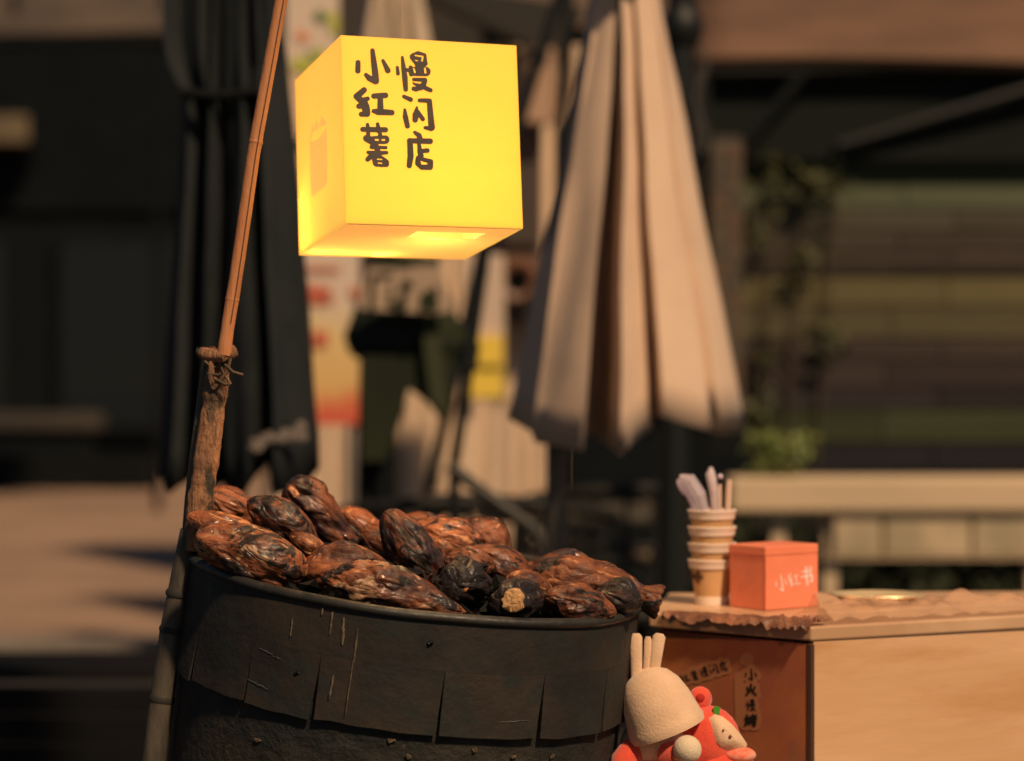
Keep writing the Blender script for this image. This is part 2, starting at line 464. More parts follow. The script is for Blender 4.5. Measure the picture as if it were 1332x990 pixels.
# two printed banners left of centre
def banner_mat(name, stops, vertical=True):
    m = bpy.data.materials.new(name); m.use_nodes = True; nt = m.node_tree; N = nt.nodes; L = nt.links
    b = N['Principled BSDF']; b.inputs['Roughness'].default_value = .6
    tc = N.new('ShaderNodeTexCoord'); sp = N.new('ShaderNodeSeparateXYZ'); L.new(tc.outputs['Generated'], sp.inputs[0])
    n = N.new('ShaderNodeTexNoise'); n.inputs['Scale'].default_value = 5; L.new(tc.outputs['Generated'], n.inputs['Vector'])
    ma = N.new('ShaderNodeMath'); ma.operation = 'MULTIPLY_ADD'; ma.inputs[1].default_value = .12; L.new(n.outputs['Fac'], ma.inputs[0]); L.new(sp.outputs['Z'], ma.inputs[2])
    cr = N.new('ShaderNodeValToRGB'); L.new(ma.outputs[0], cr.inputs[0])
    cr.color_ramp.elements[0].position = stops[0][0]; cr.color_ramp.elements[0].color = (*stops[0][1], 1)
    cr.color_ramp.elements[1].position = stops[-1][0]; cr.color_ramp.elements[1].color = (*stops[-1][1], 1)
    for p, c in stops[1:-1]:
        e = cr.color_ramp.elements.new(p); e.color = (*c, 1)
    L.new(cr.outputs[0], b.inputs['Base Color'])
    return m
cream = (.62, .50, .40)
bA = thing('printed_banner', 'cream banner with green leaf print above and left of the lantern', 'banner')
boxpx('sheet', 372, -60, 441, 97, 8.0, .012, banner_mat('print_top', [(0.05, (.5, .42, .22)), (.22, cream), (1, cream)]), bA)
MB().tube([P(368, -62, 8.0), P(445, -62, 8.0)], .012, 8).build('rod', M_darker, bA)
MB().tube([P(406, -62, 8.02), P(406, -400, 8.02)], .004, 6).build('cord', M_darker, bA)
for nm, st, co in (('leaf_print', [[(405,75,7),(418,68,6)], [(388,82,8),(398,88,7)], [(432,20,6),(436,40,5)]], (.45,.48,.05)), ('green_print', [[(415,18,6),(420,22,5)]], (.12,.22,.06)), ('green_print', [[(404,70,4),(408,70,4)]], (.12,.22,.06)), ('orange_print', [[(392,46,6),(396,48,5)]], (.7,.22,.06))):
    V, FF = contour(st, step=1.5)
    plate(nm, V, FF, lambda x, y: P(x, y, 7.993 if nm != 'green_print' else 7.989), pm(nm, co, .7), bA)
bB = thing('tall_banner', 'cream banner with red lettering, yellow and red at its foot, under the lantern', 'banner')
boxpx('sheet', 384, 180, 468, 552, 8.2, .012, banner_mat('print_low', [(.06, (.58, .085, .05)), (.13, (.62, .16, .07)), (.2, (.66, .42, .16)), (.36, (.68, .50, .22)), (.5, cream), (1, cream)]), bB)
M_rink = pm('red_ink', (.55, .13, .07), .7)
for st_g in ([[(401,376,4),(428,378,4)], [(404,388,4),(430,390,4)], [(402,372,3),(402,394,3)], [(415,372,3),(415,394,3)]],
             [[(409,434,4),(424,436,4)], [(410,446,4),(424,444,4)], [(416,432,3),(416,450,3)]], [[(460,378,5),(466,386,5)]], [[(398,350,2.5),(440,350,2.5)]]):
    V, FF = contour(st_g, step=1.5)
    plate('red_lettering', V, FF, lambda x, y: P(x, y, 8.19), M_rink, bB)
for px in (390, 462):
    a = P(px, 0, 8.22); MB().box((a.x - .012, 8.213, 0), (a.x + .012, 8.235, P(0, 200, 8.2).z)).build('stand', pm('grey_metal', (.2, .18, .15), .5), bB)

# closed parasols -------------------------------------------------------------
def parasol(name, label, group, D, sec, apex, ytop, mat, hem, n=14, bulge=0.0, sharp=False):
    """sec: closed cross-section at the hem [(px, depth offset)], hem: py per point; every ring shrinks towards the apex"""
    t = thing(name, label, 'parasol', group)
    ax, ay = apex
    # refine the cross-section
    pts = []
    for i in range(len(sec)):
        (x0, d0), (x1, d1) = sec[i], sec[(i + 1) % len(sec)]
        h0, h1 = hem[i], hem[(i + 1) % len(sec)]
        for k in range(4):
            u = k / 4; uu = u if sharp else u * u * (3 - 2 * u)
            pts.append((x0 + u * (x1 - x0), d0 + uu * (d1 - d0), h0 + u * (h1 - h0)))
    rs = []
    for i in range(n + 1):
        s = i / n
        ring = []
        for j, (x, d, h) in enumerate(pts):
            y = h + (ytop - h) * s
            k = (y - ay) / (h - ay)
            k = k + bulge * math.sin(math.pi * s) 
            nn = noise.noise(Vector((x * .03, s * 3.0, D))) * .012 + .004 * noise.noise(Vector((x * .09, s * 9, D)))
            ring.append(P(ax + (x - ax) * k, y, D) + Vector((nn, (d - .08) * max(k, .12) + nn, 0)))
        rs.append(ring)
    cv = MB().rings(rs).build('canopy', mat, t, True)
    so = cv.modifiers.new('cloth', 'SOLIDIFY'); so.thickness = .004; so.offset = 0
    return t

M_tan = pm('tan_canvas', (.68, .50, .36), .85, (.61, .44, .32), 3, bump=.15, bscale=120, sheen=.1)
um = parasol('closed_parasol', 'closed tan canvas parasol with deep folds standing right of the lantern', 'closed parasols', 5.0,
    [(662,.28),(688,.05),(693,.046),(756,-.07),(759,.20),(786,.24),(801,-.12),(842,.0),(845,.14),(857,-.06),(920,-.01),(923,.05),(933,.04),(975,.2),(900,.32),(820,.38),(740,.32)],
    (815, -226), -140, M_tan, [546,562,574,584,560,574,588,556,538,542,560,540,546,550,540,540,540], sharp=True)
# ribs' tips and the tie
a = P(806, -60, 4.97)
MB().lathe([(.06, .02), (.072, 0), (.072, -.05), (.06, -.07)], 24, Matrix.Translation(a)).build('tie', pm('tie', (.3, .2, .14), .8), um)
apx = P(810, -150, 5.0)
MB().lathe([(.001, .16), (.03, .12), (.035, .06), (.02, .03), (.05, 0), (.10, -.04)], 16, Matrix.Translation(apx)).build('finial', M_darker, um, True)
for (px, py) in ((797, 588), (712, 590), (918, 566), (846, 552)):
    MB().tube([P(px, py - 60, 5.0), P(px + 1, py - 12, 5.0)], .005, 6).build('rib', pm('rib', (.35, .25, .17), .5), um)
MB().tube([(P(722, 0, 5.08).x, 5.08, 0), (P(725, 0, 5.08).x, 5.08, P(0, 300, 5.08).z), (P(806, 0, 5.04).x, 5.04, P(0, -140, 5.04).z)], .023, 16).build('pole', pm('pole_metal', (.12, .10, .08), .45, metal=.3), um, True)
MB().lathe([(.03, .3), (.05, .05), (.21, .03), (.22, 0)], 24, Matrix.Translation((P(722, 0, 5.08).x, 5.08, 0))).build('base', M_darker, um)

M_navy = pm('navy_canvas', (.022, .027, .029), .9, (.013, .017, .020), 3, bump=.2, bscale=120, spec=.2)
nv = parasol('closed_parasol', 'closed charcoal navy parasol with long soft folds behind the bamboo pole', 'closed parasols', 5.0,
    [(200,.16),(226,.0),(262,.07),(274,-.06),(292,.06),(306,-.03),(330,-.08),(352,.05),(366,-.06),(398,.02),(411,.14),(372,.28),(310,.32),(252,.27)],
    (300, -900), -160, M_navy, [622,640,612,640,628,646,634,600,640,632,610,600,600,600], bulge=.0)
MB().rings([[P(288 + (x - 288) * kk, y, 4.93 + .02 * math.sin(x * .14)) for x in range(210, 374, 8)] for y, kk in ((-80, 1), (-20, 1), (40, .98), (80, .90), (105, .76), (122, .62))], closed=False).build('folded_flap', M_navy, nv, True)
MB().tube([P(x, 122 + 3 * math.sin(x * .05), 4.90) for x in range(238, 344, 10)], .012, 8).build('strap', M_darker, nv, True)
lace = MB()
for k in range(26):
    u = k / 25; x = 322 + u * 74 + random.uniform(-5, 5); y = 584 - u * 26 + random.uniform(-9, 9)
    lace.lathe([(.0005, .002), (random.uniform(.006, .012), 0)], 8, Matrix.Translation(P(x, y, 4.86)) @ Matrix.Rotation(R_(90), 4, 'X'))
lace.build('lace_trim', pm('lace', (.16, .13, .11), .8), nv)
MB().tube([(P(310, 0, 5.1).x, 5.1, 0), P(304, -150, 5.1)], .022, 12).build('pole', M_darker, nv, True)
MB().lathe([(.03, .3), (.05, .05), (.24, .03), (.25, 0)], 24, Matrix.Translation((P(310, 0, 5.1).x, 5.1, 0))).build('base', M_darker, nv)

M_crm = pm('cream_canvas', (.62, .50, .37), .85, (.5, .4, .3), 4)
cu = parasol('closed_parasol', 'closed cream parasol whose top shows just above the lantern', 'closed parasols', 9.2,
    [(430,.14),(452,-.05),(474,.03),(492,-.08),(515,.06),(530,-.08),(548,.04),(575,-.06),(604,.12),(560,.3),(480,.3)],
    (508, -230), -150, M_crm, [300]*11)
MB().tube([(P(509, 0, 9.3).x, 9.3, 0), P(508, -150, 9.3)], .028, 12).build('pole', M_darker, cu, True)

# dark green parasol with a lettered pale panel under the lantern
M_grn = pm('dark_green_canvas', (.014, .019, .012), .85, (.022, .028, .012), 2.5, spec=.2)
gp = thing('green_parasol', 'dark green hooded stall parasol with pale lettered band under the lantern', 'parasol', 'closed parasols')
DG = 7.0
rs = []
for s, (xl, xr, y) in enumerate([(478, 568, 335), (470, 578, 372), (458, 592, 412), (446, 610, 442), (452, 606, 456), (470, 596, 468)]):
    cx, hw = (xl + xr) / 2, (xr - xl) / 2
    ring = []
    for k in range(28):
        a = 2 * math.pi * k / 28; f_ = 1 + .05 * math.cos(a * 7)
        ring.append(P(cx + hw * math.cos(a) * f_, y + 4 * math.sin(a * 7), DG) + Vector((0, math.sin(a) * hw / F * DG * .8, 0)))
    rs.append(ring)
MB().rings(rs, cap=True).build('canopy', M_grn, gp, True)
# pale band panels with dark glyphs
def front(px, py, off): return P(px, py, DG - .24 + off)
band = MB().prism([front(*q, 0) for q in ((480, 346), (573, 346), (590, 404), (566, 408), (520, 405), (470, 402), (466, 396))], (0, .02, 0))
band.build('pale_band', pm('pale_band', (.42, .31, .22), .8, (.34, .25, .18), 4), gp)
V, FF = contour([[(485,362,4),(483,402,4)], [(485,360,3.5),(508,358,3.5)], [(508,372,3),(506,396,3)], [(526,370,5),(524,398,5)], [(512,396,5),(524,398,6)], [(528,366,4),(534,372,4)], [(556,384,7),(560,396,8)], [(566,376,4),(566,402,4)], [(548,386,3),(548,406,4)], [(482,340,6),(532,342,6)]], step=1.5)
plate('lettering', V, FF, lambda x, y: front(x, y, -.004), M_grn, gp)
MB().prism([front(x, y, .1) for x, y in ((470, 462), (592, 462), (586, 500), (580, 556), (556, 524), (530, 505), (516, 560), (500, 600), (470, 600))], (0, .12, 0)).build('hanging_cloth', M_grn, gp)
MB().prism([front(x, y, .05) for x, y in ((548, 380), (566, 380), (576, 470), (584, 548), (560, 520), (552, 460))], (0, .04, 0)).build('side_flap', pm('olive_cloth', (.028, .036, .012), .85), gp)
MB().tube([(P(496, 0, DG).x, DG, 0), (P(496, 0, DG).x, DG, P(0, 470, DG).z)], .035, 12).build('pole', M_darker, gp)
MB().tube([(P(468, 0, DG).x, DG - .05, 0), P(476, 470, DG - .05)], .02, 12).build('strut', M_darker, gp)

# black poles
M_blk = pm('black_metal', (.008, .010, .010), .5, spec=.3)
p1 = thing('tent_pole', 'slim black tent pole leaning away above the lantern right corner', 'pole', 'black poles')
MB().tube([P(745, -60, 7.2), P(684, 130, 7.2), P(626, 330, 7.2)], .019, 10).build('shaft', M_blk, p1)
MB().tube([P(626, 330, 7.2), (P(480, 0, 7.2).x, 7.2, 0)], .019, 10).build('lower_shaft', M_blk, p1)
MB().tube([P(703, 66, 7.2), P(698, 84, 7.2)], .028, 10).build('joint', M_blk, p1)
p2 = thing('parasol_pole', 'slim black pole beside the yellow notice with a knuckle joint', 'pole', 'black poles')
MB().tube([P(640, 240, 6.2), P(628, 350, 6.2), P(591, 606, 6.2), (P(588, 0, 6.2).x, 6.2, 0)], .016, 10).build('shaft', M_blk, p2)
MB().tube([P(613, 446, 6.2), P(607, 482, 6.2)], .026, 10).build('joint', M_blk, p2)
p3 = thing('thin_post', 'thin black upright post between the lantern and the tan parasol', 'pole', 'black poles')
MB().tube([(P(716, 0, 7.6).x, 7.6, 0), P(728, 200, 7.6), P(738, 30, 7.6), P(742, -60, 7.6)], .017, 10).build('shaft', M_blk, p3)
MB().lathe([(.02, .05), (.12, .03), (.12, 0)], 16, Matrix.Translation((P(716, 0, 7.6).x, 7.6, 0))).build('base', M_blk, p3)
# black lamp post
lp = thing('lamp_post', 'thick black ornamental post just behind the tan parasol', 'post')
def post_at(y): return P(887 - y * .019, y, 7.1)
pts = [post_at(y) for y in (-200, -60, 100, 300, 560, 800)] + [Vector((post_at(800).x, 7.1, 0))]
MB().tube(pts, .046, 16).build('shaft', M_blk, lp, True)
for y in (40, 212):
    c = post_at(y)
    MB().lathe([(.045, .07), (.066, .035), (.07, 0), (.06, -.03), (.045, -.06)], 20, Matrix.Translation(c)).build('collar', M_blk, lp, True)
MB().lathe([(.05, .5), (.08, .4), (.10, .1), (.16, .06), (.16, 0)], 20, Matrix.Translation((pts[-1].x, 7.1, 0))).build('base', M_blk, lp)
ch = MB()
for k in range(16):
    y = 60 + k * 9; x = 912 + 7 * math.sin(k * .6)
    ch.v += []; bb = ball(P(x, y, 7.02), .009, seg=6, rings=4); ch.add(bb.v, bb.f)
ch.build('bead_string', pm('beads', (.05, .05, .045), .3), lp)

# ================================================================== RIGHT BACKGROUND
pl = thing('brick_pillar', 'narrow taupe brick pillar between the tan parasol and plank wall', 'pillar')
a, b = P(926, 0, 9.3), P(966, 0, 9.3)
M_br = [pm('brick_%s' % n_, c_, .85, spec=.2) for n_, c_ in (('taupe', (.115, .09, .065)), ('grey', (.095, .08, .062)), ('brown', (.125, .085, .06)))]
MB().box((a.x + .006, 9.306, 0), (b.x - .006, 9.6, 2.2)).build('mortar', pm('mortar', (.06, .052, .045), .9), pl)
bme = None; zz = 0.0; row = 0
while zz < 2.15:
    for k in (0, 1):
        spl = .45 if row % 2 else .6
        x0 = a.x + (b.x - a.x) * (0 if k == 0 else spl); x1 = a.x + (b.x - a.x) * (spl - .04 if k == 0 else 1)
        MB().box((x0, 9.298, zz), (x1, 9.42, zz + .058)).build('brick', M_br[(row * 2 + k * 5 + row // 3) % 3], pl)
    zz += .068; row += 1
pk = thing('plank_wall', 'dark weathered plank wall at right with mossy green boards', 'wall')
YP = 9.6
MB().box((P(955, 0, YP).x, YP + .03, 0), (P(1332, 0, YP).x + 4, YP + .1, P(0, 60, YP).z)).build('backing', M_darker, pk)
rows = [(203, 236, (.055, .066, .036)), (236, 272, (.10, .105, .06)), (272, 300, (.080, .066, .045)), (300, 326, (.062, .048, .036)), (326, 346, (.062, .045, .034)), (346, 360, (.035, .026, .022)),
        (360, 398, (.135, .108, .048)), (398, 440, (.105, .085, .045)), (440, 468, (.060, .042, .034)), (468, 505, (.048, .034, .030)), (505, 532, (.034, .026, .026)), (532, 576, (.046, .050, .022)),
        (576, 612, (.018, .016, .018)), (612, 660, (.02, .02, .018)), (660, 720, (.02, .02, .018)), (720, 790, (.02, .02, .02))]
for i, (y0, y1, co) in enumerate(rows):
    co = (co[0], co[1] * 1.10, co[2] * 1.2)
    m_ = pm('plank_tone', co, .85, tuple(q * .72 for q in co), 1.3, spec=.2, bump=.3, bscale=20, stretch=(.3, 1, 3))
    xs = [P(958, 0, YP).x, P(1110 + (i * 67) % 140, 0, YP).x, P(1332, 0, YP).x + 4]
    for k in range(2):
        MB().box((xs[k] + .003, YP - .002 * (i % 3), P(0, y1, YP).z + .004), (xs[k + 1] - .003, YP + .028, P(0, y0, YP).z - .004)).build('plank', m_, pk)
# climbing ivy at the plank wall
M_leaf = pm('ivy_leaf', (.075, .075, .022), .7, (.04, .05, .018), 6)
def leaves(n, fn, size, mat, name, parent, flat=.5):
    mb = MB()
    for i in range(n):
        c = fn()
        s = size * random.uniform(.6, 1.3)
        M = Matrix.Translation(c) @ Matrix.Rotation(random.uniform(0, 6.28), 4, 'Z') @ Matrix.Rotation(random.uniform(-1.2, 1.2) * flat + 1.2, 4, 'X') @ Matrix.Rotation(random.uniform(0, 6.28), 4, 'Z')
        mb.add([M @ Vector(q) for q in ((0, -s, 0), (s * .6, -.2 * s, .1 * s), (0, s, 0), (-s * .6, -.2 * s, .1 * s))], [(0, 1, 2), (0, 2, 3)])
    return mb.build(name, mat, parent)
iv = thing('climbing_ivy', 'loose green ivy climbing the left end of the plank wall', 'ivy')
spots = [(1000, 240, 34, 26), (985, 300, 22, 22), (1060, 235, 26, 18), (1045, 330, 28, 26), (1075, 440, 22, 26), (1000, 470, 22, 26), (985, 540, 16, 26), (1085, 245, 26, 20)]
def ivp():
    x, y, a, b = random.choice(spots); return P(random.gauss(x, a * .6), random.gauss(y, b * .6), 9.5 + random.uniform(-.04, .05))
leaves(260, ivp, .028, M_leaf, 'foliage', iv)
st = MB()
for (px, x2) in ((975, 1010), (1010, 1050), (1050, 1090)):
    st.tube([(P(px, 0, 9.55).x, 9.56, 0), P((px + x2) / 2, 470, 9.56), P(x2 - 10, 330, 9.55), P(x2, 220, 9.56)], .007, 6)
st.build('stem', pm('ivy_stem', (.05, .035, .02), .8), iv)

# tan canopy, top right
cn = thing('stall_canopy', 'tan canvas stall canopy over a dark frame in the top right corner', 'canopy')
YC = 9.40
x0, x1 = P(902, 0, YC).x, P(1332, 0, YC).x + 3.0
zf = P(0, 86, YC).z
rs = []
for i in range(9):
    s = i / 8
    row = []
    for k in range(25):
        u = k / 24; x = x0 + (x1 - x0) * u
        sag = -.035 * math.sin(u * math.pi * 3) ** 2 * math.sin(math.pi * s) * 2
        row.append(Vector((x + s * .12, YC + s * 1.15, zf + s * .86 + sag + .03 * math.sin(u * 7 + 1) * (1 - s) + (.045 * u * (1 - s)))))
    rs.append(row)
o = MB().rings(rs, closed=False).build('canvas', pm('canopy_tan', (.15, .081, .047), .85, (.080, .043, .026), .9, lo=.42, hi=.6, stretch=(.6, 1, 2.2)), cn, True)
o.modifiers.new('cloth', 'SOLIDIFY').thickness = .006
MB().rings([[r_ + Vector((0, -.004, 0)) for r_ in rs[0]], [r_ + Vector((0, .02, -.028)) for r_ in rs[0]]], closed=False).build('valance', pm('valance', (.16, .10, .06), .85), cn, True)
MB().box((P(918, 0, 9.52).x, 9.52, P(0, 208, 9.52).z), (x1, 9.575, P(0, 60, 9.52).z)).build('under_shade', pm('canopy_shade', (.011, .014, .012), .9, spec=.1), cn)  # dark sheet standing in for the shade under the canopy
for (ax_, ay_, bx_, by_) in ((955, 205, 1048, 92), (1090, 190, 1420, 92)):
    MB().tube([P(ax_, ay_, 9.49), P(bx_, by_, 9.44)], .026, 8).build('strut', M_blk, cn)
MB().tube([P(915, 94, YC + .05), P(1700, 82, YC + .05)], .02, 8).build('rail', M_blk, cn)
for px in (918, 1700):
    a = P(px, 92, YC + .06); MB().tube([(a.x, a.y, 0), tuple(a)], .018, 10).build('post', M_blk, cn)

# low railing / parapet
M_rail = pm('cream_paint', (.62, .46, .30), .7, (.52, .40, .26), 2.0, stretch=(.3, 1, 1))
rl = thing('low_railing', 'low cream painted railing running behind the red box', 'railing')
YR = 8.2
x1 = P(1332, 0, YR).x + 3
bevel(MB().box((P(950, 0, YR).x, YR, P(0, 667, YR).z), (x1, YR + .22, P(0, 621, YR).z)).build('top_rail', M_rail, rl), .015)
for (xa, xb, ty) in ((1084, 1147, 669), (1150, 1263, 669), (1266, 1347, 669), (1350, 1430, 669), (1436, 1520, 669)):
    a, b = P(xa, 724, YR + .03), P(xb, ty, YR + .03)
    bevel(MB().box((a.x, YR + .03, a.z), (b.x, YR + .06, b.z)).build('panel', pm('cream_panel', (.52, .40, .26), .7, (.34, .28, .18), 3), rl), .01)
for px in (1013, 1080, 1345, 1600):
    a = P(px, 0, YR + .08)
    MB().box((a.x - .025, YR + .07, 0), (a.x + .025, YR + .12, P(0, 664, YR).z)).build('post', M_rail, rl)
MB().box((P(1080, 0, YR).x, YR + .028, P(0, 728, YR).z), (x1, YR + .068, P(0, 725.5, YR).z)).build('bottom_rail', M_rail, rl)
pt = thing('potted_plant', 'small olive green tuft of leaves standing on the cream railing', 'plant')
def tuft():
    t = random.random(); return P(random.gauss(1012, 14 + 8 * t), 618 - t * 55, 8.28 + random.uniform(-.06, .06))
leaves(220, tuft, .022, pm('olive_leaf', (.22, .26, .06), .6, (.14, .18, .04), 6), 'foliage', pt)
a = P(1012, 626, 8.3)
MB().lathe([(.001, -.0), (.035, 0), (.045, .03), (.04, .03)], 16, Matrix.Translation((a.x, 8.3, P(0, 620.5, YR).z))).build('pot', pm('terracotta', (.10, .08, .04), .8), pt)
hd = thing('dark_hedge', 'dark hedge glimpsed through the gaps below the cream railing', 'hedge')
def hdp(): return Vector((random.uniform(P(940, 0, 8.8).x, 4.6), random.uniform(8.75, 9.05), random.uniform(.02, P(0, 640, 8.8).z)))
leaves(2600, hdp, .04, pm('hedge_leaf', (.020, .030, .012), .7, (.03, .04, .015), 4), 'foliage', hd)
MB().box((P(940, 0, 8.9).x, 8.98, 0), (4.6, 9.1, .60)).build('core', M_darker, hd)

# dark cafe furniture behind the bin
M_ch = pm('black_rattan', (.009, .010, .009), .6, (.018, .016, .013), 20, spec=.3)
def cafe_chair(label, cx, y, rot, zs=.45):
    t = thing('cafe_chair', label, 'chair', 'black cafe chairs', loc=(cx, y, 0))
    t.rotation_euler = (0, 0, R_(rot))
    bevel(MB().box((-.25, -.24, zs - .05), (.25, .24, zs)).build('seat', M_ch, t), .02)
    for sx in (-1, 1):
        for sy in (-1, 1):
            MB().tube([(sx * .23, sy * .22, 0), (sx * .22, sy * .21, zs - .052)], .016, 8).build('leg', M_ch, t)
    arc = [Vector((.29 * math.cos(a), -.05 + .30 * math.sin(a), .80 + .05 * math.sin(a))) for a in [R_(q) for q in range(-20, 201, 20)]]
    MB().tube(arc, .020, 8).build('back_rail', M_ch, t, True)
    mid = [Vector((p.x * .97, p.y * .97, .66)) for p in arc]
    MB().tube(mid, .012, 8).build('back_rail', M_ch, t, True)
    for p in arc[1:-1]:
        MB().tube([(p.x * .9, max(min(p.y * .9, .23), -.2), zs - .01), p], .010, 6).build('spindle', M_ch, t)
    return t
cafe_chair('black round backed cafe chair left of the slim pole foot', P(560, 0, 6.6).x, 6.75, 195, .45)
cafe_chair('black round backed cafe chair right of the slim pole foot', P(668, 0, 6.5).x, 6.9, 150, .47)
cafe_chair('black round backed cafe chair beside the thick black post', P(812, 0, 6.8).x, 7.6, 200, .46)
tb = thing('cafe_table', 'round dark cafe table standing under the tan parasol', 'table', loc=(P(770, 0, 7.6).x, 8.2, 0))
MB().lathe([(.0005, .74), (.40, .74), (.41, .73), (.41, .715), (.40, .70), (.0005, .70)], 40).build('table_top', pm('table_top', (.05, .045, .032), .5), tb)
MB().lathe([(.03, .70), (.03, .05), (.22, .03), (.22, 0)], 20).build('pedestal', M_blk, tb)
hs = thing('hose', 'dark rubber hose sagging across behind the sweet potatoes', 'hose')
MB().tube([P(x, y, 6.05) for x, y in ((584, 604), (604, 622), (628, 640), (656, 660), (690, 684), (705, 700), (716, 740), (720, 860))], .018, 10).build('tube', pm('hose_rubber', (.035, .032, .025), .5), hs, True)
bw = thing('board_fence', 'low black board fence behind the cafe furniture', 'fence')
for k in range(12):
    xx = P(735, 0, 9.2).x + k * .062
    MB().box((xx, 9.2, 0), (xx + .058, 9.22, P(0, 560, 9.2).z + (.006 if k % 2 else 0))).build('board', M_dark, bw)
MB().box((P(735, 0, 9.2).x, 9.222, .3), (P(735, 0, 9.2).x + .74, 9.25, .36)).build('rail', M_dark, bw)
stn = thing('stone_block', 'row of dull tan cushions on the black bench under the parasol', 'cushions') if False else None
cs = thing('dark_bench', 'black bench with dull tan cushions glimpsed under the tan parasol', 'bench')
xb0, xb1 = P(742, 0, 8.9).x, P(905, 0, 8.9).x
MB().box((xb0, 8.75, .38), (xb1, 9.12, .43)).build('seat', M_blk, cs)
for xx in (xb0, xb1 - .05):
    MB().box((xx, 8.76, 0), (xx + .05, 9.1, .378)).build('leg', M_blk, cs)
for (px, py, wpx, hpx) in ((772, 722, 48, 26), (838, 722, 32, 28), (840, 664, 24, 26)):
    a = P(px, py, 8.7)
    bb = ball(a, 1, sc=(wpx / F * 8.7 * .5, .06, hpx / F * 8.7 * .5)); bb.build('cushion', pm('tan_cushion', (.10, .075, .05), .8), cs, True)
MB().box((xb0, 9.125, .38), (xb1, 9.15, .95)).build('backrest', M_dark, cs)

# ================================================================== LANTERN
Lw, Ld, Lh = .2407, .2401, .2461
rx, ry, rz = -0.1197594, 0.00605101, 0.34414398
RL = Matrix.Rotation(rz, 4, 'Z') @ Matrix.Rotation(rx, 4, 'X') @ Matrix.Rotation(ry, 4, 'Y')
LO = Vector((-0.21213032, 2.9, 0.20023988 + CAMZ))
ML = Matrix.Translation(LO) @ RL
ln = thing('lantern', 'glowing yellow cube lantern with black brush lettering hanging beside the pole', 'lantern', mat4=ML)
YEL = (.92, .66, .07)
M_lf = lantern_mat('lantern_front', (.86, .53, .08), (.9, .60, .10), (1.0, .74, .09), .345)
M_ls = lantern_mat('lantern_side', (.72, .45, .14), (1.0, .70, .22), (1.0, .74, .17), .36)
M_lb = lantern_mat('lantern_bottom', (.42, .34, .17), (1.0, .72, .34), (1.0, .76, .26), .24)
T = .003
def lbox(name, a, b, m): return bevel(MB().box(a, b).build(name, m, ln), .0006, 1)
lbox('front_panel', (0, 0, 0), (Lw, T, Lh), M_lf)
lbox('side_panel', (0, T, 0.0005), (T, Ld - T, Lh), M_ls)
lbox('side_panel', (Lw - T, T, 0), (Lw, Ld - T, Lh), M_ls)
lbox('back_panel', (0, Ld - T, 0), (Lw, Ld, Lh), M_ls)
lbox('top_panel', (T, T, Lh - T), (Lw - T, Ld - T, Lh), M_ls)
# bottom with a slot: the slot corners are taken from the photo
MLi = ML.inverted()
bo = ML @ Vector((0, 0, .001)); bnv = (RL @ Vector((0, 0, 1)))
q = [MLi @ on_plane(x, y, bo, bnv) for x, y in ((541, 302), (633, 303), (616, 313), (527, 310.5))]
hx0, hx1 = (q[0].x + q[3].x) / 2, (q[1].x + q[2].x) / 2
hy0, hy1 = (q[0].y + q[1].y) / 2, (q[2].y + q[3].y) / 2
bot = MB()
for (xa, ya, xb, yb) in ((T, T, Lw - T, hy0), (T, hy1, Lw - T, Ld - T), (T, hy0, hx0, hy1), (hx1, hy0, Lw - T, hy1)):
    bot.box((xa, ya, .001), (xb, yb, .001 + T))
bot.build('bottom_panel', M_lb, ln)
lbox('seam', (T * 1.2, -.0004, -.0009), (Lw - T, .0008, .0009), pm('seam', (.80, .50, .10), .6))
# LED tube in the rear bottom edge and the coil seen through the slot
M_led = pm('led', (1, .9, .6), .5, emit=(1.0, .78, .30), estr=14)
tubeo = MB().tube([(.012, Ld - .018, .014), (.105, Ld - .018, .014)], .005, 12).build('led_tube', M_led, ln, True)
tubev = MB().tube([(.012, Ld - .016, .02), (.012, Ld - .016, .075)], .004, 12).build('led_tube', M_led, ln, True)
coil = MB()
cc = Vector(((hx0 + hx1) / 2, (hy0 + hy1) / 2 + .02, .03))
pts = [cc + Vector((-.035 + .07 * i / 60, .009 * math.cos(i * .9), .009 * math.sin(i * .9))) for i in range(61)]
coil.tube(pts, .0016, 8)
coil.build('filament', pm('filament', (1, .8, .4), .5, emit=(1, .80, .35), estr=22), ln, True)
MB().box((hx0 - .01, cc.y + .014, .05), (hx1 + .01, cc.y + .018, .06)).build('lamp_holder', pm('holder', (.4, .25, .06), .5), ln)
def plamp(loc, e, r=.008, col=(1, .83, .50)):
    l = bpy.data.lights.new('lantern_bulb', 'POINT'); l.energy = e; l.color = col; l.shadow_soft_size = r
    o = bpy.data.objects.new('lantern_bulb', l); COL.objects.link(o); o.parent = ln; o.location = loc
    return o
plamp((.020, Ld - .022, .016), .50)
plamp((.060, Ld - .020, .016), .42)
plamp((.110, Ld - .020, .016), .34)
plamp((.016, Ld - .026, .060), .22)
plamp((cc.x, cc.y + .03, .07), .75)
sp_l = bpy.data.lights.new('lantern_downlight', 'SPOT'); sp_l.energy = 4.5; sp_l.color = (1.0, .56, .26); sp_l.spot_size = R_(150); sp_l.spot_blend = .6; sp_l.shadow_soft_size = .012
sp_o = bpy.data.objects.new('lantern_downlight', sp_l); COL.objects.link(sp_o); sp_o.parent = ln; sp_o.location = (cc.x, (hy0 + hy1) / 2, .003)
# cord up to the curved arm
topc = ML @ Vector((Lw / 2, Ld / 2, Lh))
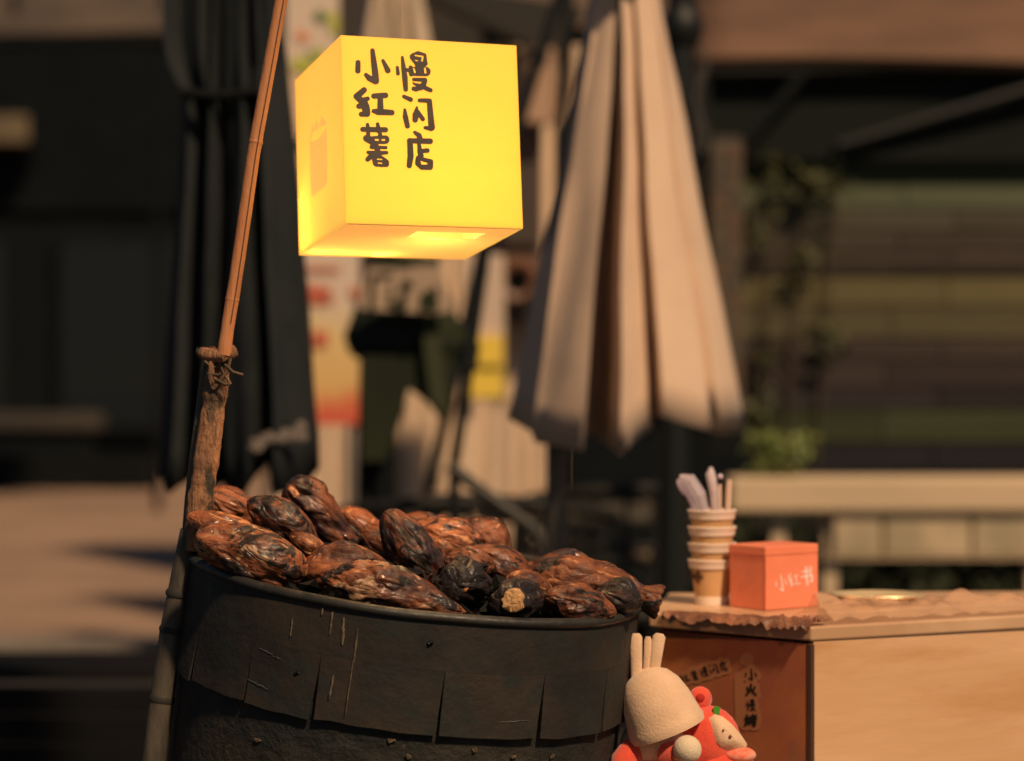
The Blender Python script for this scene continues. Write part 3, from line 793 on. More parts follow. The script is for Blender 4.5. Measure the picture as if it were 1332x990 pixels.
# lettering on the front
nf = RL @ Vector((0, -1, 0)); of = ML @ Vector((0, 0, 0)) + nf * .0006
M_ink = pm('brown_black_ink', (.040, .025, .014), .55, (.06, .036, .02), 60)
for key in ('xiao', 'hong', 'shu', 'man', 'shan', 'dian'):
    stt, ho = G[key]
    V, FF = contour([[(x, y, r * 1.13 + 1) for x, y, r in q_] for q_ in stt], ho, step=5.0)
    o = plate('character', V, FF, lambda x, y: MLi @ on_plane(455 + x / 11, 60 + y / 11, of, nf), M_ink, ln)
# basket emblem on the left side
nl = RL @ Vector((-1, 0, 0)); ol = ML @ Vector((0, 0, 0)) + nl * .0006
body = [(150,405),(146,430),(154,470),(152,520),(158,570),(154,640),(160,700),(157,760),(162,830),(160,880),(178,897),(220,858),(262,828),(296,795),(306,740),(300,690),(308,640),(300,580),(306,520),(299,460),(303,400),(299,330),(298,290),(284,312),(256,362),(222,402),(190,420),(165,420)]
spk = [(152,405),(152,370),(164,345),(166,300),(178,255),(185,300),(192,310),(196,260),(202,212),(214,245),(222,262),(225,290),(238,262),(246,230),(256,175),(262,225),(268,235),(275,205),(280,243),(292,240),(298,252),(298,295),(286,272),(276,290),(262,300),(258,284),(244,302),(236,288),(224,300),(214,332),(200,318),(190,350),(178,340),(170,380),(164,408)]
V, FF = contour([[(200,95,3),(194,120,3),(203,145,3),(200,172,3)], [(238,60,3.5),(231,85,3.5),(241,110,3.5),(234,142,3.5)], [(220,98,3),(216,120,3),(224,145,3)]],
                holes=[[(178,462,5),(178,470,5)], [(218,500,4),(218,512,4)], [(276,470,4),(276,480,4)], [(168,610,4),(168,622,4)], [(246,545,4),(246,552,4)], [(266,380,4),(268,390,4)], [(290,535,4),(291,545,4)], [(282,345,4),(284,358,4)]],
                polys=[body, spk], step=3.0)
M_emb = lantern_mat('emblem_print', (.66, .42, .20), (.92, .62, .21), (1.0, .70, .22), .37)
plate('basket_emblem', V, FF, lambda x, y: MLi @ on_plane(380 + x / 6.6, 120 + y / 6.6, ol, nl), M_emb, ln)

# ================================================================== BIN
tilt_r, tilt_c = R_(7.3), R_(4.2)
Zb = Vector((math.sin(tilt_r) * math.cos(tilt_c), -math.sin(tilt_c), math.cos(tilt_r) * math.cos(tilt_c)))
Xb = Vector((math.cos(tilt_r), 0, -math.sin(tilt_r)))
Yb = Zb.cross(Xb).normalized()
CB = P(540, 745, 3.05)
MBm = Matrix(((Xb.x, Yb.x, Zb.x, CB.x), (Xb.y, Yb.y, Zb.y, CB.y), (Xb.z, Yb.z, Zb.z, CB.z), (0, 0, 0, 1)))
bin_ = thing('roasting_bin', 'soot black round roasting bin wrapped in slit rubber sheet', 'bin', mat4=MBm)
RB = .3015
M_rub = pm('sooty_rubber', (.013, .0135, .013), .62, (.031, .022, .016), 6, bump=.25, bscale=45, spec=.4, third=(.016, .019, .017), tscale=18, tlo=.5, thi=.62, rvar=.25)
M_rub2 = pm('old_rubber', (.013, .015, .014), .7, (.034, .028, .020), 9, bump=.7, bscale=50, spec=.35, third=(.11, .08, .05), tscale=30, tlo=.655, thi=.70, rvar=.2)
M_rim = pm('dark_rim', (.016, .017, .015), .38, (.028, .025, .020), 20, bump=.15, bscale=60, spec=.5, rvar=.25)
def wob(a, z): return .0022 * noise.noise(Vector((math.cos(a) * 3.5, math.sin(a) * 3.5, z * 14))) 
def pol(a, r, z): return Vector((r * math.sin(a), -r * math.cos(a), z))     # a=0 faces the camera
# rim roll
seg = 160; rg = []
for k in range(seg):
    a = 2 * math.pi * k / seg
    rr = RB + wob(a, 0); zc = .002 * noise.noise(Vector((math.cos(a) * 2, math.sin(a) * 2, 3)))
    rg.append([pol(a, rr + .0075 * math.cos(t) , zc - .002 + .0065 * math.sin(t)) for t in [2 * math.pi * j / 14 for j in range(14)]])
rg.append(rg[0])
MB().rings(rg).build('rim', M_rim, bin_, True)
# inner shell
MB().lathe([(RB - .004, -.004), (RB - .004, -.60), (.0005, -.60)], 96).build('shell', M_rub2, bin_, True)
def sheet(name, a0, a1, z0, z1, R0, R1, mat, n=10, m=6, thick=.003, skew0=0, skew1=0, curl=0.0, edge=0.0, seed=0):
    """curved slab between two angles, from z0 down to z1"""
    n = max(3, int((a1 - a0) / .035)); outer = []; inner = []
    for j in range(m + 1):
        s = j / m; ro = []; ri = []
        for i in range(n + 1):
            u = i / n; a = (a0 + skew0 * s) + ((a1 + skew1 * s) - (a0 + skew0 * s)) * u
            cu_ = curl * (s ** 2) * (1 + .8 * (abs(u - .5) * 2) ** 3) 
            r = R0 + (R1 - R0) * s + cu_ + wob(a, z0 + (z1 - z0) * s)
            z = z0 + (z1 - z0) * s + edge * s * noise.noise(Vector((a * 7, seed, 0)))
            ro.append(pol(a, r + thick, z)); ri.append(pol(a, r, z))
        outer.append(ro); inner.append(ri)
    b = MB()
    W_ = n + 1; b.rings(outer, closed=False)
    k0 = len(b.v); b.add([q for r in inner for q in r], [(j*W_+i, (j+1)*W_+i, (j+1)*W_+i+1, j*W_+i+1) for j in range(m) for i in range(n)])
    for j in range(m):
        for i, s_ in ((0, 1), (n, 0)):
            q = (j*W_+i, (j+1)*W_+i, k0+(j+1)*W_+i, k0+j*W_+i); b.f.append(q)
    for i in range(n):
        for j in (0, m):
            b.f.append((j*W_+i, j*W_+i+1, k0+j*W_+i+1, k0+j*W_+i))
    return b.build(name, mat, bin_, True)
slits = [-180, -140, -108, -80, -58, -36.5, -17.5, 11.5, 37, 60, 84, 112, 146, 180]
sheet('upper_sheet', R_(-180), R_(179.9), -.006, -.066, RB - .0005, RB + .0002, M_rub, m=5)
for i in range(len(slits) - 1):
    gap = .008 + .018 * random.random()
    f_ = sheet('flap', R_(slits[i]) + .001, R_(slits[i + 1]) - .001, -.0662, -.146 + random.uniform(-.002, .002), RB + .0002, RB + .0012, M_rub,
          skew0=.004, skew1=-gap, curl=.0008 + .0012 * random.random(), edge=.004, seed=i)
sheet('lower_sheet', R_(-180), R_(179.9), -.128, -.245, RB - .0045, RB - .007, M_rub2, m=10, edge=.004, seed=30)
sheet('foot_sheet', R_(-180), R_(179.9), -.236, -.60, RB - .012, RB - .026, M_rub2, m=10, seed=40)
# short deep cut lines and rivets
def polpx(px, dz, r=RB + .0052):
    a = math.asin(max(-1, min(1, (px - 527) / 312))); return a
M_riv = pm('rivet', (.02, .02, .02), .22, metal=.9)
for px, dz in ((566, -.034), (405, -.096)):
    a = polpx(px, dz)
    for s_ in (-.004, .005):
        c = pol(a + s_, RB + .0030, dz + s_ * .2)
        ball(c, .0028, seg=10, rings=6).build('rivet', M_riv, bin_, True)
M_drip = pm('dried_drip', (.17, .13, .08), .6, (.07, .055, .04), 90)
def drip(px, z0, z1, wd, slant=0.0, horiz=False):
    a0 = polpx(px, 0); n = 16; L_ = []; 
    for i in range(n + 1):
        s = i / n; z = z0 + (z1 - z0) * s
        w_ = wd * (.5 + .9 * abs(noise.noise(Vector((px * .3, s * 5, 1))))) * (math.sin(math.pi * min(max(s, .04), .96)) ** .4)
        a = a0 + slant * s + .002 * noise.noise(Vector((px, s * 4, 2)))
        rr = RB + .0048 + (max(0, -.07 - z) / .08) * .004 + wob(a, z)
        L_.append([pol(a - w_ / RB, rr - .001, z), pol(a, rr + .0003, z), pol(a + w_ / RB, rr - .001, z)])
    MB().rings(L_, closed=False).build('dried_drip', M_drip, bin_, True)
drip(441, -.012, -.040, .0022); drip(456, -.016, -.050, .0028, .008); drip(475, -.026, -.070, .0018); drip(474, -.066, -.135, .0013, -.002)
drip(452, -.088, -.118, .0022, -.004); drip(428, -.010, -.018, .0016); drip(392, -.03, -.052, .001)
# scuffs: short pale scratches across the flaps
for (xa, ya, xb, yb, w_) in ((352, -.076, 372, -.080, .0009), (372, -.081, 384, -.083, .0007), (342, -.118, 372, -.123, .0009), (660, -.125, 700, -.122, .0007)):
    L_ = []
    for i in range(9):
        s_ = i / 8; a = polpx(xa + (xb - xa) * s_, 0); z = ya + (yb - ya) * s_ + .0015 * noise.noise(Vector((s_ * 5, xa, 0)))
        ww = w_ * math.sin(math.pi * max(.06, min(.94, s_))); rr = RB + .0033 + max(0, (-.066 - z) / .08) * .0030 + wob(a, z)
        L_.append([pol(a, rr, z - ww), pol(a, rr + .0004, z), pol(a, rr, z + ww)])
    MB().rings(L_, closed=False).build('scuff', pm('scuff', (.10, .09, .08), .6, (.04, .04, .04), 120), bin_, True)
# pale scraps stuck at the seam between the sheets
for px, dz in ((362, -.19), (534, -.158), (558, -.176), (690, -.170), (698, -.182), (740, -.172), (640, -.162)):
    a = polpx(px, dz); c = pol(a, RB - .0015, dz)
    q = []
    for k in range(9):
        t = 2 * math.pi * k / 9; rr = random.uniform(.0015, .006)
        q.append(c + Vector((math.cos(a), math.sin(a), 0)) * math.cos(t) * rr + Vector((0, 0, 1)) * math.sin(t) * rr * .7 + pol(a, .0015, 0))
    MB().prism(q, pol(a, -.0022, 0)).build('scrap', pm('scrap', (.15, .105, .065), .6, (.04, .03, .02), 200), bin_)
# stand under the bin (out of frame)
cr_ = thing('wooden_crate', 'low wooden crate carrying the roasting bin below the frame', 'crate', loc=(CB.x - .075, 3.09, 0))
base_z = (MBm @ Vector((0, 0, -.60))).z
hh = base_z - .04
for k in range(5):
    MB().box((-.27 + k * .11, -.25, hh - .02), (-.27 + k * .11 + .1, .25, hh)).build('slat', pm('crate_wood', (.1, .07, .045), .8), cr_)
for sx in (-.25, .21):
    for sy in (-.24, .20):
        MB().box((sx, sy, 0), (sx + .04, sy + .04, hh - .021)).build('post', pm('crate_wood2', (.1, .07, .045), .8), cr_)
# charcoal lumps added as a dark fill for the gaps under the potatoes
bed = MB()
for i in range(420):
    a = random.uniform(0, 2 * math.pi); r = RB * .93 * math.sqrt(random.random())
    z = -.03 + .045 * (1 - (r / RB) ** 2) + random.uniform(-.01, .01)
    c = MBm @ Vector((r * math.cos(a), r * math.sin(a), z)); s_ = random.uniform(.014, .024)
    pts = [c + Vector((random.gauss(0, 1), random.gauss(0, 1), random.gauss(0, 1))).normalized() * s_ * random.uniform(.6, 1) for _ in range(8)]
    bmx = bmesh.new()
    for p_ in pts: bmx.verts.new(p_)
    r_ = bmesh.ops.convex_hull(bmx, input=bmx.verts)
    bmx.verts.ensure_lookup_table(); bmx.verts.index_update()
    bed.add([v.co.copy() for v in bmx.verts], [tuple(v.index for v in f.verts) for f in bmx.faces]); bmx.free()
tag(bed.build('dark_gap_fill', pm('charcoal', (.006, .006, .006), .8, spec=.2)), 'added black charcoal lumps darkening the gaps beneath the roasted sweet potatoes', 'charcoal', kind='stuff')

# ================================================================== SWEET POTATOES
def potato_mat(name, char, flake, hue=0.0, grey=False):
    m = bpy.data.materials.new(name); m.use_nodes = True
    nt = m.node_tree; N = nt.nodes; L = nt.links; b = N['Principled BSDF']
    tc = N.new('ShaderNodeTexCoord'); oi = N.new('ShaderNodeObjectInfo')
    sc = N.new('ShaderNodeVectorMath'); sc.operation = 'SCALE'; sc.inputs[0].default_value = (7, 5, 9); L.new(oi.outputs['Random'], sc.inputs['Scale'])
    ad = N.new('ShaderNodeVectorMath'); ad.operation = 'ADD'; L.new(tc.outputs['Object'], ad.inputs[0]); L.new(sc.outputs['Vector'], ad.inputs[1])
    mp = N.new('ShaderNodeMapping'); mp.inputs['Scale'].default_value = (.55, 1, 1); L.new(ad.outputs['Vector'], mp.inputs['Vector'])
    def nz(s, d, dist=0.0, rough=.6):
        n = N.new('ShaderNodeTexNoise'); n.inputs['Scale'].default_value = s; n.inputs['Detail'].default_value = d; n.inputs['Distortion'].default_value = dist
        n.inputs['Roughness'].default_value = rough
        L.new(mp.outputs['Vector'], n.inputs['Vector']); return n.outputs['Fac']
    def mr(v, lo, hi, a=0.0, c=1.0):
        r = N.new('ShaderNodeMapRange'); r.inputs['From Min'].default_value = lo; r.inputs['From Max'].default_value = hi
        r.inputs['To Min'].default_value = a; r.inputs['To Max'].default_value = c
        L.new(v, r.inputs['Value']); return r.outputs['Result']
    def mix(f, A, B):
        x = N.new('ShaderNodeMix'); x.data_type = 'RGBA'; L.new(f, x.inputs['Factor'])
        for s_, k in (('A', A), ('B', B)):
            if isinstance(k, tuple): x.inputs[s_].default_value = (*k, 1)
            else: L.new(k, x.inputs[s_])
        return x.outputs['Result']
    c1 = mix(mr(nz(24, 6), .42, .60), (.29 * (1 + hue), .093 * (1 + hue), .034 * (1 + hue)), (.055 * (1 + hue), .017 * (1 + hue), .009))
    c2 = mix(mr(nz(42, 6, 1.2), flake, flake + .05), c1, (.46, .20, .08) if not grey else (.34, .19, .10))
    c3 = mix(mr(nz(17, 8, 1.4, .72), char, char + .03), c2, (.014, .009, .007))
    c4 = mix(mr(nz(95, 4), .63, .68), c3, (.02, .010, .007))
    L.new(c4, b.inputs['Base Color'])
    L.new(mr(nz(45, 4), .35, .65, .38, .8), b.inputs['Roughness'])
    L.new(mr(nz(34, 5, .8), .50, .60, .06, .85), b.inputs['Coat Weight']); b.inputs['Coat Roughness'].default_value = .10
    b.inputs['Specular IOR Level'].default_value = .4
    # wrinkles
    mp2 = N.new('ShaderNodeMapping'); mp2.inputs['Scale'].default_value = (.45, 1, 1); L.new(ad.outputs['Vector'], mp2.inputs['Vector'])
    vo = N.new('ShaderNodeTexVoronoi'); vo.feature = 'DISTANCE_TO_EDGE'; vo.inputs['Scale'].default_value = 48
    nd = N.new('ShaderNodeTexNoise'); nd.inputs['Scale'].default_value = 35; L.new(mp2.outputs['Vector'], nd.inputs['Vector'])
    ms = N.new('ShaderNodeVectorMath'); ms.operation = 'MULTIPLY_ADD'; ms.inputs[1].default_value = (.03, .03, .03)
    L.new(nd.outputs['Color'], ms.inputs[0]); L.new(mp2.outputs['Vector'], ms.inputs[2]); L.new(ms.outputs['Vector'], vo.inputs['Vector'])
    h = N.new('ShaderNodeMath'); h.operation = 'MULTIPLY_ADD'; h.inputs[1].default_value = .8
    L.new(mr(vo.outputs['Distance'], 0, .25), h.inputs[0]); L.new(nz(120, 6), h.inputs[2])
    bp = N.new('ShaderNodeBump'); bp.inputs['Strength'].default_value = .75; bp.inputs['Distance'].default_value = .0035
    L.new(h.outputs[0], bp.inputs['Height']); L.new(bp.outputs['Normal'], b.inputs['Normal']); L.new(bp.outputs['Normal'], b.inputs['Coat Normal'])
    return m
PM = {'red': potato_mat('roast_skin_red', .53, .62, -.1), 'tan': potato_mat('roast_skin_tan', .54, .57, .15), 'dark': potato_mat('roast_skin_dark', .49, .64, -.45), 'char': potato_mat('roast_skin_charred', .38, .68, -.6),
      'dull': potato_mat('roast_skin_dull', .53, .62, -.35), 'crust': potato_mat('roast_skin_crusted', .52, .545, .05, True), 'grey': potato_mat('roast_skin_grey', .55, .44, -.3, True)}
def potato(label, px, py, y, lpx, wpx, ang, yaw, kind, seed, p0=.55, p1=.7, bend=.1, fat=.5, tip0=.12, tip1=.12, wr=1.0, extra=None):
    """lpx, wpx: length and width in photo pixels; ang: slope in the picture (down to the right), yaw: turn away from the picture plane"""
    s = y / F; Lh_ = lpx * 1.05 * s / 2 / max(.5, math.cos(R_(yaw))); Wd = wpx * s / 2 * 1.22
    a, w_ = R_(ang), R_(yaw)
    d = Vector((math.cos(a) * math.cos(w_), math.sin(w_), -math.sin(a) * math.cos(w_)))
    up = Vector((0, -.25, 1)); sdv = d.cross(up).normalized(); up = sdv.cross(d).normalized()
    M = Matrix(((d.x, sdv.x, up.x, 0), (d.y, sdv.y, up.y, 0), (d.z, sdv.z, up.z, 0), (0, 0, 0, 1))); M.translation = P(px, py, y)
    n, m = 64, 48
    rs = []
    for i in range(n + 1):
        t = .004 + .992 * i / n
        ex = p0 if t < fat else p1
        q = t / fat if t < fat else (1 - t) / (1 - fat)
        r = Wd * (math.sin(q * math.pi / 2) ** (ex * 1.25) * (1 - (tip0 if t < fat else tip1)) + (tip0 if t < fat else tip1) * min(1, q * 9) ** .5)
        x = (t * 2 - 1) * Lh_
        off = bend * Wd * (math.sin(t * 3.3 + seed) - .3)
        ring = []
        for k in range(m):
            th = 2 * math.pi * k / m
            u = Vector((x * 18, math.cos(th) * 1.1 + seed * 3.7, math.sin(th) * 1.1))
            lump = .24 * noise.noise(u * .55) + .16 * noise.noise(u * 1.3) - .24 * max(0, noise.noise(u * 2.1 + Vector((5, 1, 2)))) 
            # long wrinkles that follow the root, and pinched dents
            rdg = abs(noise.noise(Vector((x * 22 + seed, math.cos(th) * 3.4, math.sin(th) * 3.4 + seed))))
            fine = abs(noise.noise(Vector((x * 70, math.cos(th) * 6.5, math.sin(th) * 6.5 + seed))))
            cr = 1 + lump - wr * (.10 * (1 - rdg) ** 7 + .03 * (1 - fine) ** 6)
            rr = r * cr
            ring.append(Vector((x + Wd * .05 * noise.noise(u), rr * math.cos(th), rr * math.sin(th) * .93 + off)))
        rs.append(ring)
    o = fix_normals(obj('sweet_potato', MB().rings(rs, cap=True).vf, PM[kind], None, True))
    o.matrix_world = M
    tag(o, label, 'sweet potato', 'roasted sweet potatoes heaped in the bin')
    if extra: extra(o, Lh_, Wd)
    return o

M_flesh = pm('baked_flesh', (.74, .42, .17), .3, (.60, .30, .10), 120, bump=.7, bscale=220, coat=.7, third=(.28, .10, .03), tscale=150, tlo=.62, thi=.7)
def end_x(o, Lh_, rr):
    # x of the near end's surface at distance rr from the axis
    best = -Lh_
    for v in o.data.vertices:
        if v.co.x < -.2 * Lh_ and abs(math.hypot(v.co.y, v.co.z) - rr) < .0018: best = max(best, v.co.x) if best != -Lh_ else v.co.x
    return best
def flesh_tip(o, Lh_, Wd):
    # torn tip showing baked flesh, on the end nearest the camera
    b = MB(); n = 22; pts = []
    rs = []
    for j, (f_, xx) in enumerate(((1.0, -.80), (.99, -1.0), (.90, -1.035), (.45, -1.05), (.02, -1.055))):
        rs.append([Vector((xx * Lh_ + .0012 * noise.noise(Vector((k * .9, j, 1))), f_ * Wd * .40 * (1 + .45 * noise.noise(Vector((math.cos(6.283 * k / n) * 2.4, math.sin(6.283 * k / n) * 2.4, 5)))) * math.cos(6.283 * k / n) + Wd * .30, f_ * Wd * .46 * math.sin(6.283 * k / n) + Wd * .16)) for k in range(n)])
    b.rings(rs, cap=True).build('torn_flesh', M_flesh, o, True)
def split_skin(o, Lh_, Wd):
    # a crack with orange flesh in it
    for (x0, dx, z0) in ((.18, -.16, .2), (.42, .05, .80)):
        L_ = []
        for i in range(13):
            s = i / 12; th = R_(200 + (z0 * 60) - s * 62)
            r = Wd * 1.02; x = (x0 + dx * s + .02 * math.sin(s * 9)) * Lh_; wv = .0022 * math.sin(math.pi * max(.05, min(.95, s)))
            L_.append([Vector((x - wv, r * .99 * math.cos(th), -r * .93 * math.sin(th))), Vector((x, r * 1.02 * math.cos(th), -r * .96 * math.sin(th))), Vector((x + wv, r * .99 * math.cos(th), -r * .93 * math.sin(th)))])
        MB().rings(L_, closed=False).build('skin_split', pm('split_flesh', (.45, .09, .02), .3, (.05, .015, .008), 160, lo=.45, hi=.55), o, True)
def char_crater(o, Lh_, Wd):
    for k, (yy, zz, ss, mt) in enumerate(((.30, .42, .20, 0), (.48, .10, .17, 0), (.10, .60, .15, 0), (.36, .22, .12, 1), (.30, -.05, .10, 1))):
        m_ = pm('burnt_sugar', (.004, .003, .003), .12, coat=.8) if mt == 0 else pm('amber_syrup', (.55, .20, .07), .18, coat=.8)
        xx = end_x(o, Lh_, Wd * math.hypot(yy, zz))
        bb = ball((xx, yy * Wd, zz * Wd), Wd * ss, seg=12, rings=8, sc=(.5, 1, 1.25))
        for v in bb.v: v += Vector((0, 1, 1)) * Wd * .05 * noise.noise(v * 300)
        bb.build('burnt_sugar' if mt == 0 else 'syrup', m_, o, True)
def flap_tip(o, Lh_, Wd):
    # torn open skin collar at the far right end
    rs = []
    for j in range(7):
        x = Lh_ * (.80 + .36 * j / 6)
        rs.append([Vector((x + (.10 * Lh_ * noise.noise(Vector((k * .55, 3, 0))) * j / 6), Wd * (.30 + .16 * j / 6) * (1 + .25 * noise.noise(Vector((k * .5, j * .4, 2)))) * math.cos(6.283 * k / 26), Wd * (.34 + .26 * j / 6) * (1 + .25 * noise.noise(Vector((k * .5, j * .4, 8)))) * math.sin(6.283 * k / 26))) for k in range(26)])
    m = MB().rings(rs).build('peeled_end', PM['dull'], o, True)
    q = m.modifiers.new('skin', 'SOLIDIFY'); q.thickness = .0025

T_ = potato
# back row
T_('small sweet potato at the far left of the heap touching the pole', 303, 660, 3.08, 80, 42, 24, 12, 'red', 1)
T_('tall dark blunt ended sweet potato standing highest at the back left', 422, 672, 3.10, 124, 56, 42, 8, 'dark', 2, p0=.40, fat=.35, tip0=.35)
T_('thin sweet potato half hidden behind the tallest one', 474, 684, 3.16, 72, 40, 32, 10, 'red', 3)
T_('rounded sweet potato at the back peeking behind the upright one', 550, 686, 3.20, 74, 38, 12, 15, 'dull', 4)
T_('smooth orange brown sweet potato at the back, right of the upright one', 586, 708, 3.12, 112, 64, 22, 12, 'tan', 5)
T_('round shouldered sweet potato forming the right hump at the back', 628, 705, 3.15, 84, 56, 32, 10, 'red', 6)
T_('wrinkled dark sweet potato between the right hump and the end on pair', 655, 742, 3.02, 100, 52, 28, 8, 'dull', 7)
T_('pale greyish sweet potato lying low in the middle gap', 492, 724, 3.06, 66, 34, 4, 5, 'grey', 8)
T_('dark sweet potato low in the back middle of the heap', 455, 712, 3.13, 76, 40, 10, 20, 'dark', 9)
T_('brown sweet potato low behind the right hump', 700, 746, 3.16, 66, 36, 12, 10, 'dark', 10)
T_('long sweet potato with pale flakes and a peeled end overhanging the right rim', 770, 757, 2.99, 150, 66, 17, 4, 'dull', 11, p0=.5, p1=.75, fat=.36, tip1=.25, extra=flap_tip)
T_('dark hump backed sweet potato behind the overhanging one', 737, 744, 3.08, 92, 48, 8, 10, 'dark', 12)
# middle row
T_('glossy sweet potato with a charred black nose behind the front left pair', 370, 684, 2.98, 110, 52, 36, 6, 'red', 13, p0=.5, fat=.45)
T_('slim sweet potato end tucked under the charred nosed one', 402, 710, 2.95, 56, 28, 28, 0, 'tan', 14)
T_('upright leaning sweet potato with a glazed ridge in the middle', 538, 714, 2.96, 118, 62, 50, 4, 'dark', 15, p0=.5, p1=.45, fat=.6, tip1=.2)
# front row
T_('upper of the two large front left sweet potatoes with its tail by the pole', 298, 692, 2.93, 112, 52, 24, 4, 'tan', 16, p0=.75, fat=.5)
T_('largest front left sweet potato lying along the rim', 327, 722, 2.86, 146, 70, 24, 4, 'crust', 17, p0=.5, p1=.42, fat=.55)
T_('wedge shaped orange sweet potato in front of the tallest one', 446, 739, 2.88, 108, 54, -4, 6, 'tan', 18, p0=.5, p1=.6, fat=.45)
T_('long cracked pale brown sweet potato resting on the front rim', 512, 773, 2.80, 186, 62, 13, 2, 'crust', 19, p0=.75, p1=.8, fat=.4, wr=2.4, extra=split_skin)
T_('black round sweet potato pointing end on with burnt sugar on its nose', 606, 759, 2.86, 56, 63, 6, 78, 'char', 20, p0=.36, p1=.4, tip0=.3, extra=char_crater)
T_('charred sweet potato end on with torn tan flesh at its tip', 671, 782, 2.85, 56, 56, 6, 76, 'char', 21, p0=.40, p1=.4, tip0=.4, extra=flesh_tip)
T_('split reddish sweet potato at the front right beside the torn tip', 756, 785, 2.88, 92, 52, 14, 10, 'red', 22, p0=.55, wr=2)
T_('small black sweet potato wedged behind the torn tip at the rim', 714, 788, 2.90, 40, 44, 60, 20, 'char', 23)
T_('dark round nosed sweet potato against the right end of the rim', 804, 779, 2.93, 60, 46, 16, -14, 'char', 24)
T_('burnt sweet potato low behind the front left pair', 362, 732, 3.00, 90, 44, 10, 10, 'char', 25)
T_('burnt sweet potato low under the cracked one', 574, 782, 2.90, 80, 44, 8, 8, 'char', 26)
T_('reddish sweet potato filling the gap left of the tallest one', 350, 668, 3.12, 66, 36, 30, 10, 'red', 28)
T_('brown sweet potato lying between the tallest and the upright one', 500, 704, 3.06, 60, 38, 28, 10, 'red', 29)
T_('small brown sweet potato behind the black end on one', 612, 733, 2.93, 66, 38, 16, 8, 'dull', 30)
T_('reddish brown sweet potato between the torn tipped one and the wrinkled one', 690, 762, 2.93, 66, 38, 20, 6, 'red', 31)
T_('burnt sweet potato low between the largest one and the wedge shaped one', 392, 752, 2.92, 80, 40, 14, 6, 'char', 27)

# ================================================================== BAMBOO POLE
M_bam = pm('bamboo_rod', (.55, .25, .105), .5, (.44, .155, .055), 9, lo=.35, hi=.65, bump=.25, bscale=60, stretch=(3, 3, .5), third=(.10, .05, .03), tscale=26, tlo=.63, thi=.74)
M_old = pm('old_wood', (.40, .19, .085), .7, (.19, .095, .05), 20, bump=1.0, bscale=60, stretch=(1.6, 1.6, .5), third=(.035, .03, .022), tscale=22, tlo=.52, thi=.62)
M_gry = pm('grey_bamboo', (.10, .080, .056), .6, (.05, .042, .032), 14, bump=.25, bscale=60, stretch=(2, 2, .5))
bp_ = thing('bamboo_pole', 'bamboo pole leaning over the bin with a rod lashed into its top', 'pole', loc=tuple(P(200, 990, 3.04)))
bloc = bp_.location.copy()
def bt(pts, rad, name, mat, seg=18, **k):
    b = MB().tube([p - bloc for p in pts], rad, seg, **k); return b.build(name, mat, bp_, True)
up_pts = [(291, 462), (297, 420), (305, 372), (312, 325), (321, 262), (329, 205), (334, 176), (341, 138), (350, 88), (359, 38), (368, -12), (380, -60)]
pts = [P(x, y, 2.93) for x, y in up_pts]
# arc above the frame that carries the lantern
e0 = pts[-1]; pts += [e0 + Vector((.03, .01, .09)), e0 + Vector((.085, .03, .15)), e0 + Vector((.15, .05, .175)), Vector((topc.x, topc.y, e0.z + .16))]
# finer sampling for a hand cut surface
fp = []
for a_, b_ in zip(pts[:-1], pts[1:]):
    for k in range(5): fp.append(a_.lerp(b_, k / 5))
fp.append(pts[-1])
rad = [.0088 * (1.0 - .0008 * i) * (1 + .05 * noise.noise(Vector((i * .4, 0, 0)))) for i in range(len(fp))]
rod = bt(fp, rad, 'rod', M_bam, 16)
# bow the flat split groove along its face
gv_ = [P(x + 3.2, y, 2.9213) for x, y in up_pts[1:]]
bt(gv_, .0008, 'groove', pm('groove', (.12, .05, .025), .7), 6)
for (x, y) in ((332.2, 187), (301.6, 392)):
    c = P(x, y, 2.93); c2 = P(x + 1.0, y - 5, 2.93)
    bt([c, c.lerp(c2, .5), c2], [.0088, .0095, .0086], 'node', M_bam, 16)
tp = [P(x, y, 2.955) for x, y in ((287, 452), (284, 480), (279, 520), (273, 565), (267, 610), (261, 650), (255, 694), (252, 716))]
fp = []
for a_, b_ in zip(tp[:-1], tp[1:]):
    for k in range(6): fp.append(a_.lerp(b_, k / 6))
fp.append(tp[-1])
rr = [(.0148 + .002 * min(1, i / 30)) * (1 + .22 * noise.noise(Vector((i * .42, 3, 0)))) for i in range(len(fp))]
bt(fp, rr, 'stem', M_old, 20)
# dark strip behind the stem, standing in for its shaded left edge
bt([P(x, y, 2.975) for x, y in ((272, 468), (266, 520), (258, 580), (250, 650), (246, 700))], .010, 'shade_strip', pm('edge_shade', (.09, .075, .05), .7, (.05, .045, .035), 12, bump=.4), 10)
# collar
cpt = [P(268, 462, 2.95), P(306, 455, 2.95)]
bt([P(262, 459, 2.945), P(272, 462, 2.94), P(290, 463, 2.93), P(304, 457, 2.94)], [.008, .0092, .0095, .0098], 'collar', M_old, 12)
bt([P(256, 459, 2.955), P(266, 459, 2.955)], .0075, 'collar', M_blk, 12)
for k, pl_ in enumerate((((266, 470), (276, 478), (288, 476), (300, 470)), ((270, 486), (284, 488), (298, 482)), ((284, 468), (290, 484), (300, 500)), ((300, 466), (296, 482), (287, 494), (284, 500)), ((292, 474), (303, 484), (316, 488)), ((278, 492), (292, 500), (298, 500)))):
    fpts = [P(x, y, 2.934 - .0012 * k) for x, y in pl_]
    bt(fpts, .0020, 'lashing', pm('lashing', (.12, .07, .04), .8, (.05, .035, .02), 60), 8)
# wood splint at the left of the collar
bt([P(276, 466, 2.935), P(274, 490, 2.935), P(277, 506, 2.935)], [.004, .0045, .002], 'splint', M_old, 8)
